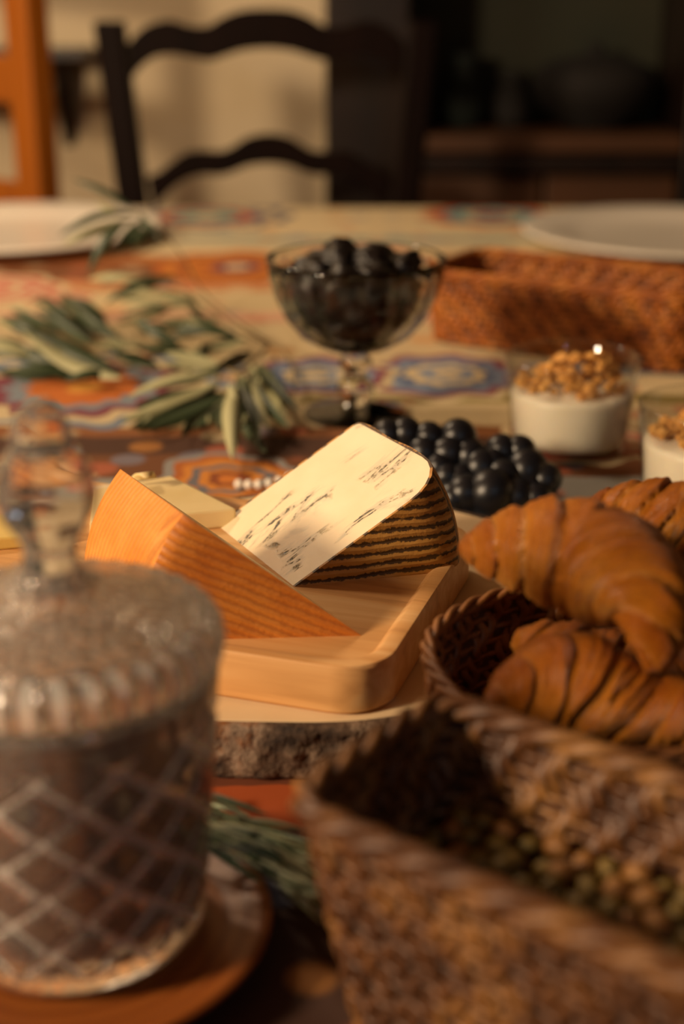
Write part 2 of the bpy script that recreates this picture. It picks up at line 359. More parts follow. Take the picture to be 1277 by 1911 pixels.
# ------------------------------------------------------------------ measured positions (metres)
LEAVES = [((-0.141,1.209,0.783),(-0.193,1.143,0.776),11,0),((-0.116,1.132,0.781),(-0.172,1.127,0.788),10,1),((-0.128,1.139,0.775),(-0.181,1.122,0.77),10,0),((-0.108,1.114,0.775),(-0.142,1.098,0.79),9,1),((-0.1,1.094,0.773),(-0.152,1.077,0.776),10,0),((-0.09,1.075,0.771),(-0.138,1.058,0.764),10,0),((-0.085,1.058,0.771),(-0.12,1.068,0.784),8,1),((-0.079,1.058,0.769),(-0.126,1.063,0.774),9,0),((-0.073,1.057,0.767),(-0.113,1.033,0.766),9,1),((-0.176,1.213,0.783),(-0.22,1.224,0.78),8,1),((-0.189,1.125,0.765),(-0.225,1.149,0.78),9,0),((-0.166,1.057,0.765),(-0.228,1.126,0.778),9,0),((-0.192,1.062,0.763),(-0.244,1.12,0.778),9,0),((-0.153,1.057,0.765),(-0.19,1.032,0.77),8,1),((-0.206,1.098,0.767),(-0.26,1.174,0.772),8,0),((-0.085,0.955,0.775),(-0.124,0.943,0.78),9,1),((-0.082,0.946,0.775),(-0.125,0.916,0.772),9,0),((-0.082,0.926,0.775),(-0.14,0.889,0.77),9,1),((-0.083,0.914,0.773),(-0.141,0.863,0.762),10,1),((-0.085,0.915,0.767),(-0.135,0.885,0.764),10,0),((-0.077,0.898,0.769),(-0.124,0.851,0.76),9,0),((-0.101,0.907,0.765),(-0.127,0.85,0.759),8,1),((-0.072,0.873,0.783),(-0.065,0.8,0.758),11,1),((-0.068,0.892,0.777),(-0.051,0.819,0.76),10,0),((-0.065,0.916,0.777),(-0.045,0.845,0.762),10,1),((-0.061,0.938,0.775),(-0.032,0.845,0.762),10,0),((-0.059,0.967,0.771),(-0.027,0.88,0.762),9,0),((-0.068,0.923,0.773),(-0.077,0.845,0.762),10,0),((-0.129,0.986,0.763),(-0.171,1.009,0.776),9,0),((-0.156,0.97,0.761),(-0.23,1.002,0.788),13,1),((-0.201,1.005,0.761),(-0.254,1.031,0.768),11,0),((-0.192,0.998,0.759),(-0.237,0.986,0.762),11,0),((-0.222,1.054,0.765),(-0.269,1.097,0.774),11,0),((-0.226,1.013,0.767),(-0.265,1.012,0.776),10,1),((-0.17,1.001,0.759),(-0.206,0.979,0.76),9,0),((-0.221,1.088,0.765),(-0.271,1.145,0.772),9,0),((-0.192,1.088,0.765),(-0.233,1.175,0.778),8,0),((-0.125,1.049,0.767),(-0.158,1.064,0.78),9,0),((-0.11,1.024,0.765),(-0.146,1.004,0.772),9,0),((-0.147,1.136,0.781),(-0.192,1.164,0.784),9,1),((-0.098,1.041,0.769),(-0.12,0.974,0.766),9,0),((-0.066,1.008,0.769),(-0.087,0.937,0.776),8,0),((-0.058,0.941,0.771),(-0.064,0.865,0.76),9,1),((-0.074,0.909,0.765),(-0.094,0.857,0.759),9,0),((-0.149,1.252,0.777),(-0.197,1.194,0.772),10,0),((-0.122,1.175,0.775),(-0.18,1.182,0.784),9,1),((-0.138,1.181,0.769),(-0.182,1.117,0.766),9,1),((-0.114,1.136,0.769),(-0.132,1.111,0.786),8,0),((-0.098,1.135,0.767),(-0.147,1.109,0.772),9,1),((-0.097,1.107,0.765),(-0.134,1.094,0.76),9,0),((-0.085,1.087,0.765),(-0.124,1.116,0.78),7,0),((-0.084,1.077,0.763),(-0.131,1.092,0.77),8,0),((-0.075,1.088,0.761),(-0.107,1.037,0.762),8,0),((-0.18,1.242,0.777),(-0.21,1.224,0.776),7,0),((-0.189,1.164,0.759),(-0.227,1.148,0.776),8,1),((-0.171,1.095,0.759),(-0.224,1.125,0.774),8,0),((-0.191,1.083,0.759),(-0.241,1.131,0.774),8,0),((-0.156,1.071,0.759),(-0.183,1.049,0.766),7,1),((-0.215,1.117,0.761),(-0.252,1.155,0.768),7,0),((-0.089,0.981,0.769),(-0.126,0.984,0.776),8,1),((-0.088,0.978,0.769),(-0.135,0.917,0.768),8,1),((-0.087,0.951,0.769),(-0.137,0.923,0.766),8,1),((-0.084,0.927,0.767),(-0.134,0.855,0.76),9,0),((-0.088,0.94,0.761),(-0.127,0.879,0.76),9,1),((-0.082,0.925,0.763),(-0.13,0.852,0.76),8,0),((-0.107,0.939,0.759),(-0.129,0.852,0.76),7,1),((-0.069,0.891,0.777),(-0.064,0.79,0.76),10,1),((-0.074,0.905,0.771),(-0.045,0.805,0.76),9,0),((-0.068,0.941,0.771),(-0.053,0.846,0.76),9,0),((-0.068,0.967,0.769),(-0.039,0.858,0.76),9,1),((-0.067,0.999,0.765),(-0.036,0.892,0.76),8,1),((-0.065,0.942,0.767),(-0.085,0.862,0.76),9,1),((-0.134,1.01,0.759),(-0.161,0.997,0.772),8,0),((-0.158,0.987,0.759),(-0.246,1.028,0.784),12,0),((-0.201,1.022,0.759),(-0.263,1.021,0.764),10,0),((-0.196,0.997,0.759),(-0.25,0.992,0.76),10,0),((-0.222,1.072,0.759),(-0.282,1.124,0.77),10,1),((-0.229,1.036,0.761),(-0.265,1.039,0.772),9,0),((-0.165,0.988,0.759),(-0.195,0.963,0.76),8,0),((-0.225,1.122,0.759),(-0.277,1.174,0.768),8,1),((-0.203,1.12,0.759),(-0.24,1.179,0.774),7,0),((-0.127,1.061,0.761),(-0.145,1.052,0.776),8,1),((-0.117,1.055,0.759),(-0.158,1.037,0.768),8,0),((-0.144,1.152,0.775),(-0.194,1.171,0.78),8,1),((-0.104,1.06,0.763),(-0.111,0.974,0.762),8,0),((-0.068,1.041,0.763),(-0.082,0.96,0.772),7,0),((-0.055,0.966,0.765),(-0.065,0.847,0.76),8,1),((-0.08,0.939,0.759),(-0.099,0.837,0.76),8,0)]
SPRIG = [((-0.17,1.16,0.851),(-0.221,1.19,0.87),8,0),((-0.167,1.16,0.846),(-0.223,1.12,0.835),9,0),((-0.17,1.16,0.841),(-0.223,1.13,0.826),9,1),((-0.173,1.15,0.843),(-0.198,1.1,0.809),9,0),((-0.161,1.15,0.842),(-0.18,1.12,0.822),8,0),((-0.153,1.15,0.838),(-0.17,1.13,0.824),7,0),((-0.166,1.16,0.849),(-0.206,1.2,0.851),7,1),((-0.146,1.15,0.834),(-0.164,1.13,0.835),7,0),((-0.163,1.16,0.846),(-0.145,1.14,0.829),7,0)]
STEM_A = [(-0.058,1.082,0.758),(-0.084,1.102,0.766),(-0.111,1.148,0.774),(-0.14,1.194,0.78),(-0.179,1.228,0.78)]
STEM_B = [(-0.057,1.077,0.758),(-0.068,0.952,0.772),(-0.083,0.952,0.772),(-0.086,0.926,0.764),(-0.103,0.917,0.762)]
STEM_C = [(-0.126,1.061,0.764),(-0.161,1.004,0.758),(-0.197,1.02,0.758),(-0.236,1.061,0.764),(-0.29,1.133,0.764)]
STEM_D = [(-0.056,1.085,0.758),(-0.086,1.082,0.78),(-0.115,1.15,0.787),(-0.131,1.15,0.817),(-0.15,1.15,0.837),(-0.17,1.16,0.849)]
STEM_E = [(-0.058,1.082,0.758),(-0.044,1.044,0.762),(-0.033,0.975,0.762),(-0.034,0.934,0.756)]
GRAPES = [(0.036,0.7617178683385579,0.786,0.0092),(0.026,0.7610795098318609,0.785,0.0092),(0.049,0.759324023938444,0.784,0.0092),(0.065,0.7601219720718153,0.784,0.011),(0.046,0.7525414648047877,0.777,0.0101),(0.059,0.7517435166714164,0.777,0.0105),(0.071,0.7509455685380451,0.776,0.0101),(0.089,0.753339412938159,0.778,0.0097),(0.099,0.753339412938159,0.778,0.0092),(0.077,0.7453599316044457,0.771,0.011),(0.058,0.7409712168709034,0.767,0.0092),(0.065,0.7400136791108578,0.766,0.0094),(0.089,0.7401732687375321,0.766,0.0124),(0.102,0.7441630094043887,0.77,0.0124),(0.112,0.7393753206041607,0.766,0.0094),(0.102,0.7341886577372471,0.761,0.0097),(0.068,0.7294009689370191,0.7614,0.0114),(0.081,0.7270071245369051,0.7632,0.0132),(0.095,0.7286030208036477,0.7605,0.0105),(0.106,0.728204046736962,0.7592,0.0092),(0.061,0.728204046736962,0.7594,0.0094),(0.083,0.7473548019378741,0.773,0.0094),(0.054,0.7457589056711313,0.771,0.0094)]
CRO1 = [((0.041,0.455,0.841),0.0026),((0.048,0.452,0.842),0.0089),((0.06,0.446,0.844),0.0151),((0.075,0.436,0.846),0.0202),((0.089,0.424,0.845),0.0197),((0.098,0.412,0.84),0.0146),((0.099,0.404,0.831),0.0098),((0.097,0.398,0.822),0.0027)]
CRO2 = [((0.047,0.402,0.806),0.0034),((0.055,0.405,0.81),0.0105),((0.071,0.408,0.813),0.0167),((0.086,0.404,0.81),0.0155),((0.099,0.4,0.808),0.0127),((0.111,0.396,0.81),0.011),((0.122,0.394,0.816),0.0033)]
CRO3 = [((0.087,0.495,0.832),0.0032),((0.098,0.495,0.837),0.01),((0.113,0.49,0.839),0.0143),((0.13,0.485,0.837),0.0154),((0.144,0.478,0.832),0.0097),((0.152,0.47,0.829),0.0027)]
CRO4 = [((0.06,0.445,0.811),0.0037),((0.069,0.445,0.807),0.0106),((0.087,0.45,0.798),0.0148),((0.107,0.452,0.793),0.0141),((0.124,0.452,0.795),0.0093),((0.133,0.452,0.8),0.0026)]
SL_TOP = [(0.0,0.987),(-0.0326,0.985),(-0.0569,0.977),(-0.0777,0.966),(-0.102,0.966),(-0.1284,0.973),(-0.1541,0.968),(-0.1715,0.957),(-0.184,0.944)]
SL_TOPB = [(0.0,0.939),(-0.0326,0.936),(-0.0569,0.929),(-0.0777,0.924),(-0.102,0.928),(-0.1264,0.931),(-0.1507,0.927),(-0.1715,0.913),(-0.1798,0.902)]
SL_LOW = [(0.0,0.83),(-0.0291,0.825),(-0.05,0.813),(-0.0673,0.807),(-0.0951,0.808),(-0.1159,0.805),(-0.1368,0.792),(-0.1541,0.78),(-0.1701,0.774)]
SL_LOWB = [(0.0,0.792),(-0.0291,0.789),(-0.05,0.781),(-0.0673,0.777),(-0.0951,0.777),(-0.1159,0.771),(-0.1368,0.758),(-0.1541,0.74),(-0.1632,0.73)]
NEEDLES = [((-0.05,0.412,0.764),(-0.033,0.4,0.766)),((-0.026,0.403,0.758),(-0.007,0.396,0.753)),((-0.045,0.409,0.759),(-0.018,0.391,0.753)),((-0.03,0.378,0.769),(-0.016,0.364,0.768)),((-0.038,0.382,0.775),(-0.007,0.375,0.772)),((-0.041,0.4,0.766),(-0.015,0.379,0.762)),((-0.036,0.417,0.755),(-0.007,0.404,0.753)),((-0.032,0.372,0.778),(-0.014,0.37,0.771)),((-0.041,0.386,0.772),(-0.021,0.384,0.766)),((-0.032,0.393,0.772),(-0.013,0.389,0.771)),((-0.048,0.406,0.771),(-0.031,0.391,0.773)),((-0.018,0.352,0.777),(-0.006,0.346,0.778)),((-0.038,0.407,0.759),(-0.019,0.394,0.755)),((-0.052,0.414,0.755),(-0.036,0.408,0.753)),((-0.029,0.393,0.764),(-0.007,0.392,0.757)),((-0.06,0.439,0.755),(-0.041,0.426,0.753)),((-0.044,0.418,0.764),(-0.015,0.391,0.768)),((-0.041,0.407,0.76),(-0.017,0.397,0.762)),((-0.027,0.405,0.759),(-0.007,0.405,0.753)),((-0.026,0.375,0.778),(-0.006,0.359,0.773)),((-0.023,0.388,0.756),(-0.006,0.373,0.753)),((-0.02,0.361,0.773),(-0.006,0.35,0.772)),((-0.025,0.365,0.776),(-0.008,0.346,0.78)),((-0.046,0.384,0.776),(-0.032,0.384,0.767)),((-0.02,0.386,0.768),(-0.006,0.376,0.768)),((-0.024,0.378,0.775),(-0.011,0.376,0.767)),((-0.025,0.385,0.759),(-0.006,0.366,0.758)),((-0.042,0.412,0.755),(-0.017,0.398,0.753)),((-0.034,0.388,0.763),(-0.017,0.374,0.763)),((-0.039,0.384,0.767),(-0.024,0.376,0.762)),((-0.03,0.406,0.756),(-0.007,0.39,0.753)),((-0.029,0.38,0.773),(-0.006,0.376,0.764)),((-0.025,0.375,0.773),(-0.007,0.367,0.766)),((-0.027,0.389,0.767),(-0.007,0.371,0.77)),((-0.033,0.384,0.771),(-0.011,0.373,0.768)),((-0.051,0.384,0.778),(-0.024,0.371,0.776)),((-0.029,0.378,0.776),(-0.01,0.365,0.77)),((-0.022,0.37,0.773),(-0.006,0.367,0.768)),((-0.036,0.412,0.758),(-0.007,0.396,0.761)),((-0.042,0.407,0.764),(-0.025,0.389,0.767)),((-0.05,0.43,0.754),(-0.033,0.416,0.758)),((-0.023,0.373,0.768),(-0.008,0.361,0.765)),((-0.031,0.381,0.77),(-0.016,0.365,0.769)),((-0.027,0.381,0.764),(-0.006,0.369,0.762)),((-0.022,0.381,0.769),(-0.006,0.366,0.773)),((-0.024,0.386,0.764),(-0.007,0.383,0.754)),((-0.046,0.385,0.777),(-0.026,0.371,0.776)),((-0.051,0.392,0.768),(-0.024,0.37,0.763)),((-0.053,0.408,0.773),(-0.026,0.389,0.765)),((-0.046,0.387,0.77),(-0.018,0.379,0.768)),((-0.024,0.394,0.755),(-0.007,0.39,0.753)),((-0.052,0.389,0.771),(-0.022,0.374,0.771)),((-0.027,0.373,0.771),(-0.006,0.354,0.771)),((-0.037,0.418,0.756),(-0.015,0.399,0.753)),((-0.026,0.39,0.762),(-0.006,0.374,0.757)),((-0.044,0.401,0.758),(-0.011,0.399,0.753)),((-0.023,0.381,0.771),(-0.006,0.376,0.764)),((-0.022,0.383,0.763),(-0.006,0.352,0.765)),((-0.026,0.4,0.761),(-0.006,0.378,0.76)),((-0.022,0.379,0.775),(-0.006,0.366,0.774)),((-0.04,0.385,0.775),(-0.011,0.365,0.778)),((-0.021,0.36,0.778),(-0.006,0.351,0.773)),((-0.052,0.421,0.76),(-0.027,0.412,0.753)),((-0.048,0.383,0.777),(-0.031,0.367,0.779)),((-0.041,0.403,0.754),(-0.016,0.384,0.755)),((-0.054,0.413,0.772),(-0.023,0.393,0.773)),((-0.043,0.382,0.777),(-0.021,0.375,0.778)),((-0.026,0.38,0.764),(-0.006,0.368,0.757)),((-0.051,0.406,0.764),(-0.023,0.393,0.763)),((-0.027,0.396,0.755),(-0.007,0.388,0.753)),((-0.041,0.394,0.778),(-0.026,0.391,0.77)),((-0.053,0.399,0.766),(-0.025,0.387,0.758)),((-0.041,0.376,0.774),(-0.023,0.381,0.766)),((-0.023,0.391,0.756),(-0.006,0.366,0.758)),((-0.05,0.432,0.759),(-0.032,0.423,0.753)),((-0.042,0.372,0.778),(-0.023,0.368,0.77)),((-0.045,0.41,0.755),(-0.014,0.381,0.758)),((-0.029,0.392,0.757),(-0.01,0.39,0.754)),((-0.035,0.387,0.772),(-0.008,0.377,0.763)),((-0.052,0.411,0.769),(-0.034,0.404,0.764)),((-0.038,0.372,0.778),(-0.018,0.374,0.771)),((-0.056,0.405,0.766),(-0.027,0.392,0.757)),((-0.043,0.407,0.765),(-0.021,0.406,0.76)),((-0.043,0.412,0.764),(-0.017,0.4,0.756)),((-0.043,0.392,0.767),(-0.013,0.382,0.759)),((-0.032,0.391,0.764),(-0.018,0.376,0.766)),((-0.056,0.425,0.762),(-0.031,0.414,0.76)),((-0.048,0.387,0.776),(-0.019,0.375,0.77)),((-0.044,0.411,0.759),(-0.013,0.399,0.755)),((-0.047,0.399,0.771),(-0.031,0.383,0.769)),((-0.049,0.392,0.773),(-0.018,0.384,0.771)),((-0.039,0.416,0.759),(-0.009,0.4,0.756)),((-0.043,0.395,0.764),(-0.026,0.39,0.754)),((-0.034,0.4,0.756),(-0.011,0.397,0.753)),((-0.024,0.382,0.759),(-0.006,0.352,0.762))]
ROS_STEM = [(-0.058,0.431,0.758),(-0.039,0.402,0.764),(-0.024,0.386,0.762),(-0.012,0.378,0.756)]
# ------------------------------------------------------------------ the room
structure(MB().box(-2.2, 2.4, -2.0, 2.6, -0.1, 0).build('floor', M['floor'], smooth=False))
structure(MB().box(-2.2, 2.4, 2.45, 2.6, 0, 2.6).build('wall_back', M['plaster'], smooth=False))
structure(MB().box(-2.3, -2.2, -2.0, 2.6, 0, 2.6).build('wall_left', M['side_wall'], smooth=False))
structure(MB().box(2.4, 2.5, -2.0, 2.6, 0, 2.6).build('wall_right', M['side_wall'], smooth=False))
structure(MB().box(-2.3, 2.5, -2.0, 2.6, 2.6, 2.7).build('ceiling', M['ceiling'], smooth=False))

# dark cupboard against the wall on the right
cab = thing('cupboard', (0.26, 2.45, 0), 'tall dark wooden cupboard with an open olive-green niche behind the table', 'cupboard')
def cbox(name, mat, x0, x1, y0, y1, z0, z1, b=0.004):
    return bev(MB().box(x0, x1, y0, y1, z0, z1).build(name, M[mat], cab, smooth=False), b)
cbox('stile', 'dark_wood', -0.285, -0.16, -0.24, -0.0, 0, 1.9); cbox('stile', 'dark_wood', 0.26, 0.40, -0.24, -0.0, 0, 1.9)
cbox('back_panel', 'cab_green', -0.16, 0.26, -0.02, 0.0, 0.8, 1.9)
cbox('shelf', 'cab_brown', -0.16, 0.26, -0.235, -0.02, 0.775, 0.80)
cbox('rail', 'dark_wood', -0.16, 0.26, -0.24, -0.215, 0.745, 0.772)
cbox('shelf', 'dark_wood', -0.16, 0.26, -0.235, -0.02, 1.25, 1.275)
cbox('cornice', 'dark_wood', -0.31, 0.425, -0.265, 0.0, 1.9, 1.96)
for x0, x1 in ((-0.155, 0.047), (0.053, 0.255)):
    d = cbox('door', 'cab_brown', x0, x1, -0.225, -0.20, 0.08, 0.74)
    MB().lathe([(0.0, 0.0), (0.006, 0.0), (0.005, 0.012), (0.011, 0.018), (0.010, 0.026), (0.0, 0.028)], 16).build('knob', M['black_glaze'], d, ((x1 - 0.02) if x0 < 0 else (x0 + 0.02), -0.225, 0.5), rot=(R(90), 0, 0))
cbox('plinth', 'dark_wood', -0.16, 0.26, -0.22, -0.01, 0.0, 0.08)
def vessel(name, prof, mat, loc, label, cat):
    o = MB().lathe(prof, 40).build(name, M[mat], None, loc); return tag(o, label, cat)
vessel('tureen', [(0.0, 0.0), (0.05, 0.0), (0.055, 0.01), (0.085, 0.035), (0.10, 0.065), (0.096, 0.085), (0.07, 0.102), (0.03, 0.11), (0.012, 0.114), (0.014, 0.126), (0.0, 0.13)], 'black_glaze', (0.40, 2.35, 0.8), 'wide dark lidded pot on the cupboard shelf', 'pot')
vessel('jug', [(0.0, 0.0), (0.025, 0.0), (0.036, 0.03), (0.034, 0.055), (0.02, 0.08), (0.018, 0.10), (0.024, 0.112), (0.02, 0.112), (0.015, 0.10), (0.0, 0.095)], 'green_glaze', (0.195, 2.36, 0.8), 'dark narrow-necked jug on the cupboard shelf next to the chair post', 'jug')
vessel('vase', [(0.0, 0.0), (0.02, 0.0), (0.03, 0.02), (0.03, 0.05), (0.02, 0.07), (0.024, 0.085), (0.02, 0.085), (0.016, 0.07), (0.0, 0.065)], 'black_glaze', (0.272, 2.35, 0.8), 'small dark vase on the cupboard shelf between jug and lidded pot', 'vase')

# narrow dark ledge on the wall
led = thing('wall_shelf', (-0.52, 2.45, 0.89), 'narrow dark wooden ledge on the wall behind the honey-coloured chair', 'shelf')
bev(MB().box(-0.28, 0.115, -0.10, 0, 0.012, 0.03).build('board', M['dark_wood'], led, smooth=False), 0.003)
for x in (-0.2, 0.055):
    MB().add([(x, 0, 0.012), (x, -0.085, 0.012), (x, 0, -0.13), (x + 0.018, 0, 0.012), (x + 0.018, -0.085, 0.012), (x + 0.018, 0, -0.13)], [(0, 1, 2), (3, 5, 4), (0, 3, 4, 1), (1, 4, 5, 2), (2, 5, 3, 0)]).build('bracket', M['dark_wood'], led, smooth=False)

# ------------------------------------------------------------------ chairs
def outline_slat(top, bot, y0, y1):
    tp = [(-x, z) for x, z in top[:0:-1]] + top          # mirrored about the chair's centre line: right -> left
    bt = [(-x, z) for x, z in bot[:0:-1]] + bot
    tp = [(a, b) for a, b in spline(tp, 61)]; bt = [(a, b) for a, b in spline(bt, 61)]
    v = []; f = []; n = 61
    for y in (y0, y1):
        v += [(x, y, z) for x, z in tp] + [(x, y, z) for x, z in bt]
    for i in range(n - 1):
        f += [(i, i + 1, n + i + 1, n + i), (2 * n + i, 3 * n + i, 3 * n + i + 1, 2 * n + i + 1), (i, 2 * n + i, 2 * n + i + 1, i + 1), (n + i, n + i + 1, 3 * n + i + 1, 3 * n + i)]
    f += [(0, n, 3 * n, 2 * n), (n - 1, 3 * n - 1, 4 * n - 1, 2 * n - 1)]
    return v, f
ch = thing('ladder_back_chair', (-0.0983, 1.95, 0), 'near-black wooden ladder-back chair with wavy slats at the far table edge', 'chair')
def post(parent, mat, pts, hw, hd):
    m = MB(); v = []; f = []
    for x, y, z in pts: v += [(x - hw, y - hd, z), (x + hw, y - hd, z), (x + hw, y + hd, z), (x - hw, y + hd, z)]
    for i in range(len(pts) - 1):
        for k in range(4): f.append((4 * i + k, 4 * i + (k + 1) % 4, 4 * i + 4 + (k + 1) % 4, 4 * i + 4 + k))
    f += [(3, 2, 1, 0), tuple(4 * (len(pts) - 1) + k for k in range(4))]
    return bev(m.add(v, f).build('post', M[mat], parent, smooth=False), 0.005)
for s in (-1, 1):
    post(ch, 'chair_wood', [(s * 0.178, 0.03, 0), (s * 0.172, 0.0, 0.45), (s * 0.184, 0.0, 0.74), (s * 0.205, 0.01, 0.972)], 0.0195, 0.018)
    MB().tube([(s * 0.2, -0.37, 0), (s * 0.2, -0.37, 0.45)], [0.016, 0.02], 12).build('leg', M['chair_wood'], ch)
    MB().tube([(s * 0.195, -0.37, 0.18), (s * 0.175, 0.01, 0.18)], 0.011, 10).build('stretcher', M['chair_wood'], ch)
v, f = outline_slat([(x * 0.98, z) for x, z in SL_TOP], [(x * 0.98, z) for x, z in SL_TOPB], -0.008, 0.008); bev(mesh('slat', v, f, M['chair_wood'], ch, smooth=False), 0.003, 2, 50)
v, f = outline_slat([(x * 0.96, z) for x, z in SL_LOW], [(x * 0.96, z) for x, z in SL_LOWB], -0.008, 0.008); bev(mesh('slat', v, f, M['chair_wood'], ch, smooth=False), 0.003, 2, 50)
bev(MB().box(-0.22, 0.22, -0.39, -0.02, 0.435, 0.46).build('seat', M['rush'], ch, smooth=False), 0.012, 3)
MB().tube([(-0.2, -0.37, 0.25), (0.2, -0.37, 0.25)], 0.011, 10).build('stretcher', M['chair_wood'], ch)

hc = thing('honey_chair', (-0.424, 2.02, 0), 'honey-coloured wooden chair at the far left table corner', 'chair', R(-38))
def hbox(name, x0, x1, y0, y1, z0, z1): return bev(MB().box(x0, x1, y0, y1, z0, z1).build(name, M['honey_wood'], hc, smooth=False), 0.004)
hbox('post', -0.024, 0.024, -0.02, 0.02, 0, 1.10); hbox('post', -0.424, -0.376, -0.02, 0.02, 0, 1.10)
hbox('slat', -0.376, -0.024, -0.009, 0.009, 0.862, 0.925); hbox('slat', -0.376, -0.024, -0.009, 0.009, 0.70, 0.755); hbox('slat', -0.376, -0.024, -0.009, 0.009, 1.03, 1.09)
hbox('seat', -0.42, 0.02, -0.42, -0.02, 0.43, 0.46)
hbox('leg', -0.02, 0.02, -0.42, -0.38, 0, 0.43); hbox('leg', -0.42, -0.38, -0.42, -0.38, 0, 0.43)

# ------------------------------------------------------------------ table and cloth
tb = thing('dining_table', (0, 0.98, 0), 'long wooden dining table under the printed cloth', 'table')
bev(MB().box(-0.62, 0.62, -0.86, 0.86, T - 0.037, T - 0.003).build('tabletop', M['table'], tb, smooth=False), 0.004)
for x in (-0.55, 0.55):
    for y in (-0.78, 0.78): bev(MB().box(x - 0.035, x + 0.035, y - 0.035, y + 0.035, 0, T - 0.037).build('leg', M['table'], tb, smooth=False), 0.005)
for y in (-0.78, 0.78): MB().box(-0.515, 0.515, y - 0.012, y + 0.012, T - 0.12, T - 0.037).build('apron', M['table'], tb, smooth=False)
def tablecloth():
    x0, x1, y0, y1 = -0.625, 0.625, 0.115, 1.845; hang = 0.17; prof = []
    rc = 0.008
    for i in range(7): a = R(90 * i / 6); prof.append((rc * math.sin(a) - rc, rc * math.cos(a) - rc))
    for i in range(1, 9): prof.append((0.0, -rc - (hang - rc) * i / 8))
    base = rrect(x0, x1, y0, y1, 0.02, 5); dense = []
    for i, p in enumerate(base):
        q = base[(i + 1) % len(base)]; L = math.hypot(q[0] - p[0], q[1] - p[1]); k = max(1, int(L / 0.02))
        for j in range(k): dense.append((p[0] + (q[0] - p[0]) * j / k, p[1] + (q[1] - p[1]) * j / k))
    n = len(dense); v = []; f = []
    for (o, z) in prof:
        for i, (x, y) in enumerate(dense):
            a, b = dense[i - 1], dense[(i + 1) % n]; tx, ty = b[0] - a[0], b[1] - a[1]; l = math.hypot(tx, ty); nx, ny = ty / l, -tx / l
            w = o + (0.008 * (1 + math.sin(i * 0.55)) * (-z / hang)); v.append((x + nx * w, y + ny * w, T + z))
    for r in range(len(prof) - 1):
        for i in range(n): j = (i + 1) % n; f.append((r * n + i, (r + 1) * n + i, (r + 1) * n + j, r * n + j))
    f.append(tuple(range(n)))
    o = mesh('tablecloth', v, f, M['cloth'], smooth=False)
    sol = o.modifiers.new('thickness', 'SOLIDIFY'); sol.thickness = 0.0015; sol.offset = -1
    return tag(o, 'colourful printed tablecloth with round medallions and orange bands on the table', 'tablecloth')
tablecloth()

# ------------------------------------------------------------------ plates
def plate(loc, rad, label, deep):
    prof = [(0.0, 0.0), (rad * 0.55, 0.0), (rad * 0.57, 0.003), (rad * 0.72, 0.006), (rad * 0.97, deep - 0.003), (rad, deep - 0.001), (rad, deep + 0.001), (rad * 0.97, deep + 0.002), (rad * 0.74, 0.012), (rad * 0.66, 0.0075), (rad * 0.6, 0.006), (0.0, 0.006)]
    o = MB().lathe(prof, 96).build('dinner_plate', M['porcelain'], None, loc); return tag(o, label, 'plate')
plate((-0.372, 1.60, T), 0.17, 'large white dinner plate with a raised rim behind the olive branch', 0.016)
plate((0.372, 1.585, T), 0.172, 'large white dinner plate behind the orange-brown basket', 0.014)

# ------------------------------------------------------------------ woven baskets
def weave(parent, surf, per, height, strand, row, mat, rimr=0.0026, amp=0.0011, wid=0.62, phase=0.5):
    """surf(u, v) -> point on the wall; upright strands weave over level rods"""
    nk = int(round(per / strand)); rows = int(round(height / row)); sv = rows * 4
    def frame(u, v):
        p = Vector(surf(u, v)); e = 0.5 / nk; t = (Vector(surf(u + e, v)) - Vector(surf(u - e, v))).normalized()
        up = (Vector(surf(u, min(v + 0.05, 1.0))) - Vector(surf(u, max(v - 0.05, 0.0)))).normalized()
        return p, t, t.cross(up).normalized()
    m = MB(); half = strand * wid
    for k in range(nk):
        u = k / nk; v_ = []; f_ = []
        for i in range(sv + 1):
            vv = i / sv; p, t, nn = frame(u, vv); off = amp * math.cos(math.pi * (vv * rows) * 0.5 + math.pi * phase * k + 0.5 * math.sin(k * 2.3))
            sk = strand * 0.25 * math.sin(math.pi * vv * rows + k * 1.7); c = p + nn * off + t * sk
            v_ += [c - t * half, c + nn * 0.0008 - t * half * 0.4, c + nn * 0.0008 + t * half * 0.4, c + t * half, c - nn * 0.0008 + t * half * 0.4, c - nn * 0.0008 - t * half * 0.4]
        for i in range(sv):
            for q in range(6): f_.append((6 * i + q, 6 * i + (q + 1) % 6, 6 * i + 6 + (q + 1) % 6, 6 * i + 6 + q))
        m.add(v_, f_)
    o = m.build('woven_strands', M[mat], parent); o['kind'] = 'stuff'
    m = MB(); ns = nk * 2
    for r in range(rows):
        vv = (r + 0.5) / rows; pts = []
        for k in range(ns):
            p, t, nn = frame(k / ns, vv); pts.append(p + nn * (-amp * 0.4 * math.cos(math.pi * k / 2)))
        m.tube(pts, row * 0.26, 5, closed=True)
    o = m.build('woven_rods', M[mat], parent); o['kind'] = 'stuff'
    for s in range(3):
        pts = []; nr = nk * 4
        for k in range(nr):
            p, t, nn = frame(k / nr, 1.0); a = 2 * math.pi * (k * round(per / 0.034) / nr + s / 3)
            pts.append(p + nn * (math.cos(a) * rimr * 0.8) + Vector((0, 0, 1)) * (math.sin(a) * rimr * 0.8))
        MB().tube(pts, rimr * 0.72, 7, closed=True).build('rim_strand', M[mat], parent)
    v_ = []; f_ = []
    for j in range(9):
        for k in range(nk): v_.append(Vector(surf(k / nk, j / 8)))
    for j in range(8):
        for k in range(nk): l = (k + 1) % nk; f_.append((j * nk + k, j * nk + l, (j + 1) * nk + l, (j + 1) * nk + k))
    f_.append(tuple(range(nk))[::-1])
    o = mesh('lining', v_, f_, M['wicker_core'], parent)
    sol = o.modifiers.new('thickness', 'SOLIDIFY'); sol.thickness = 0.0006; sol.offset = 0
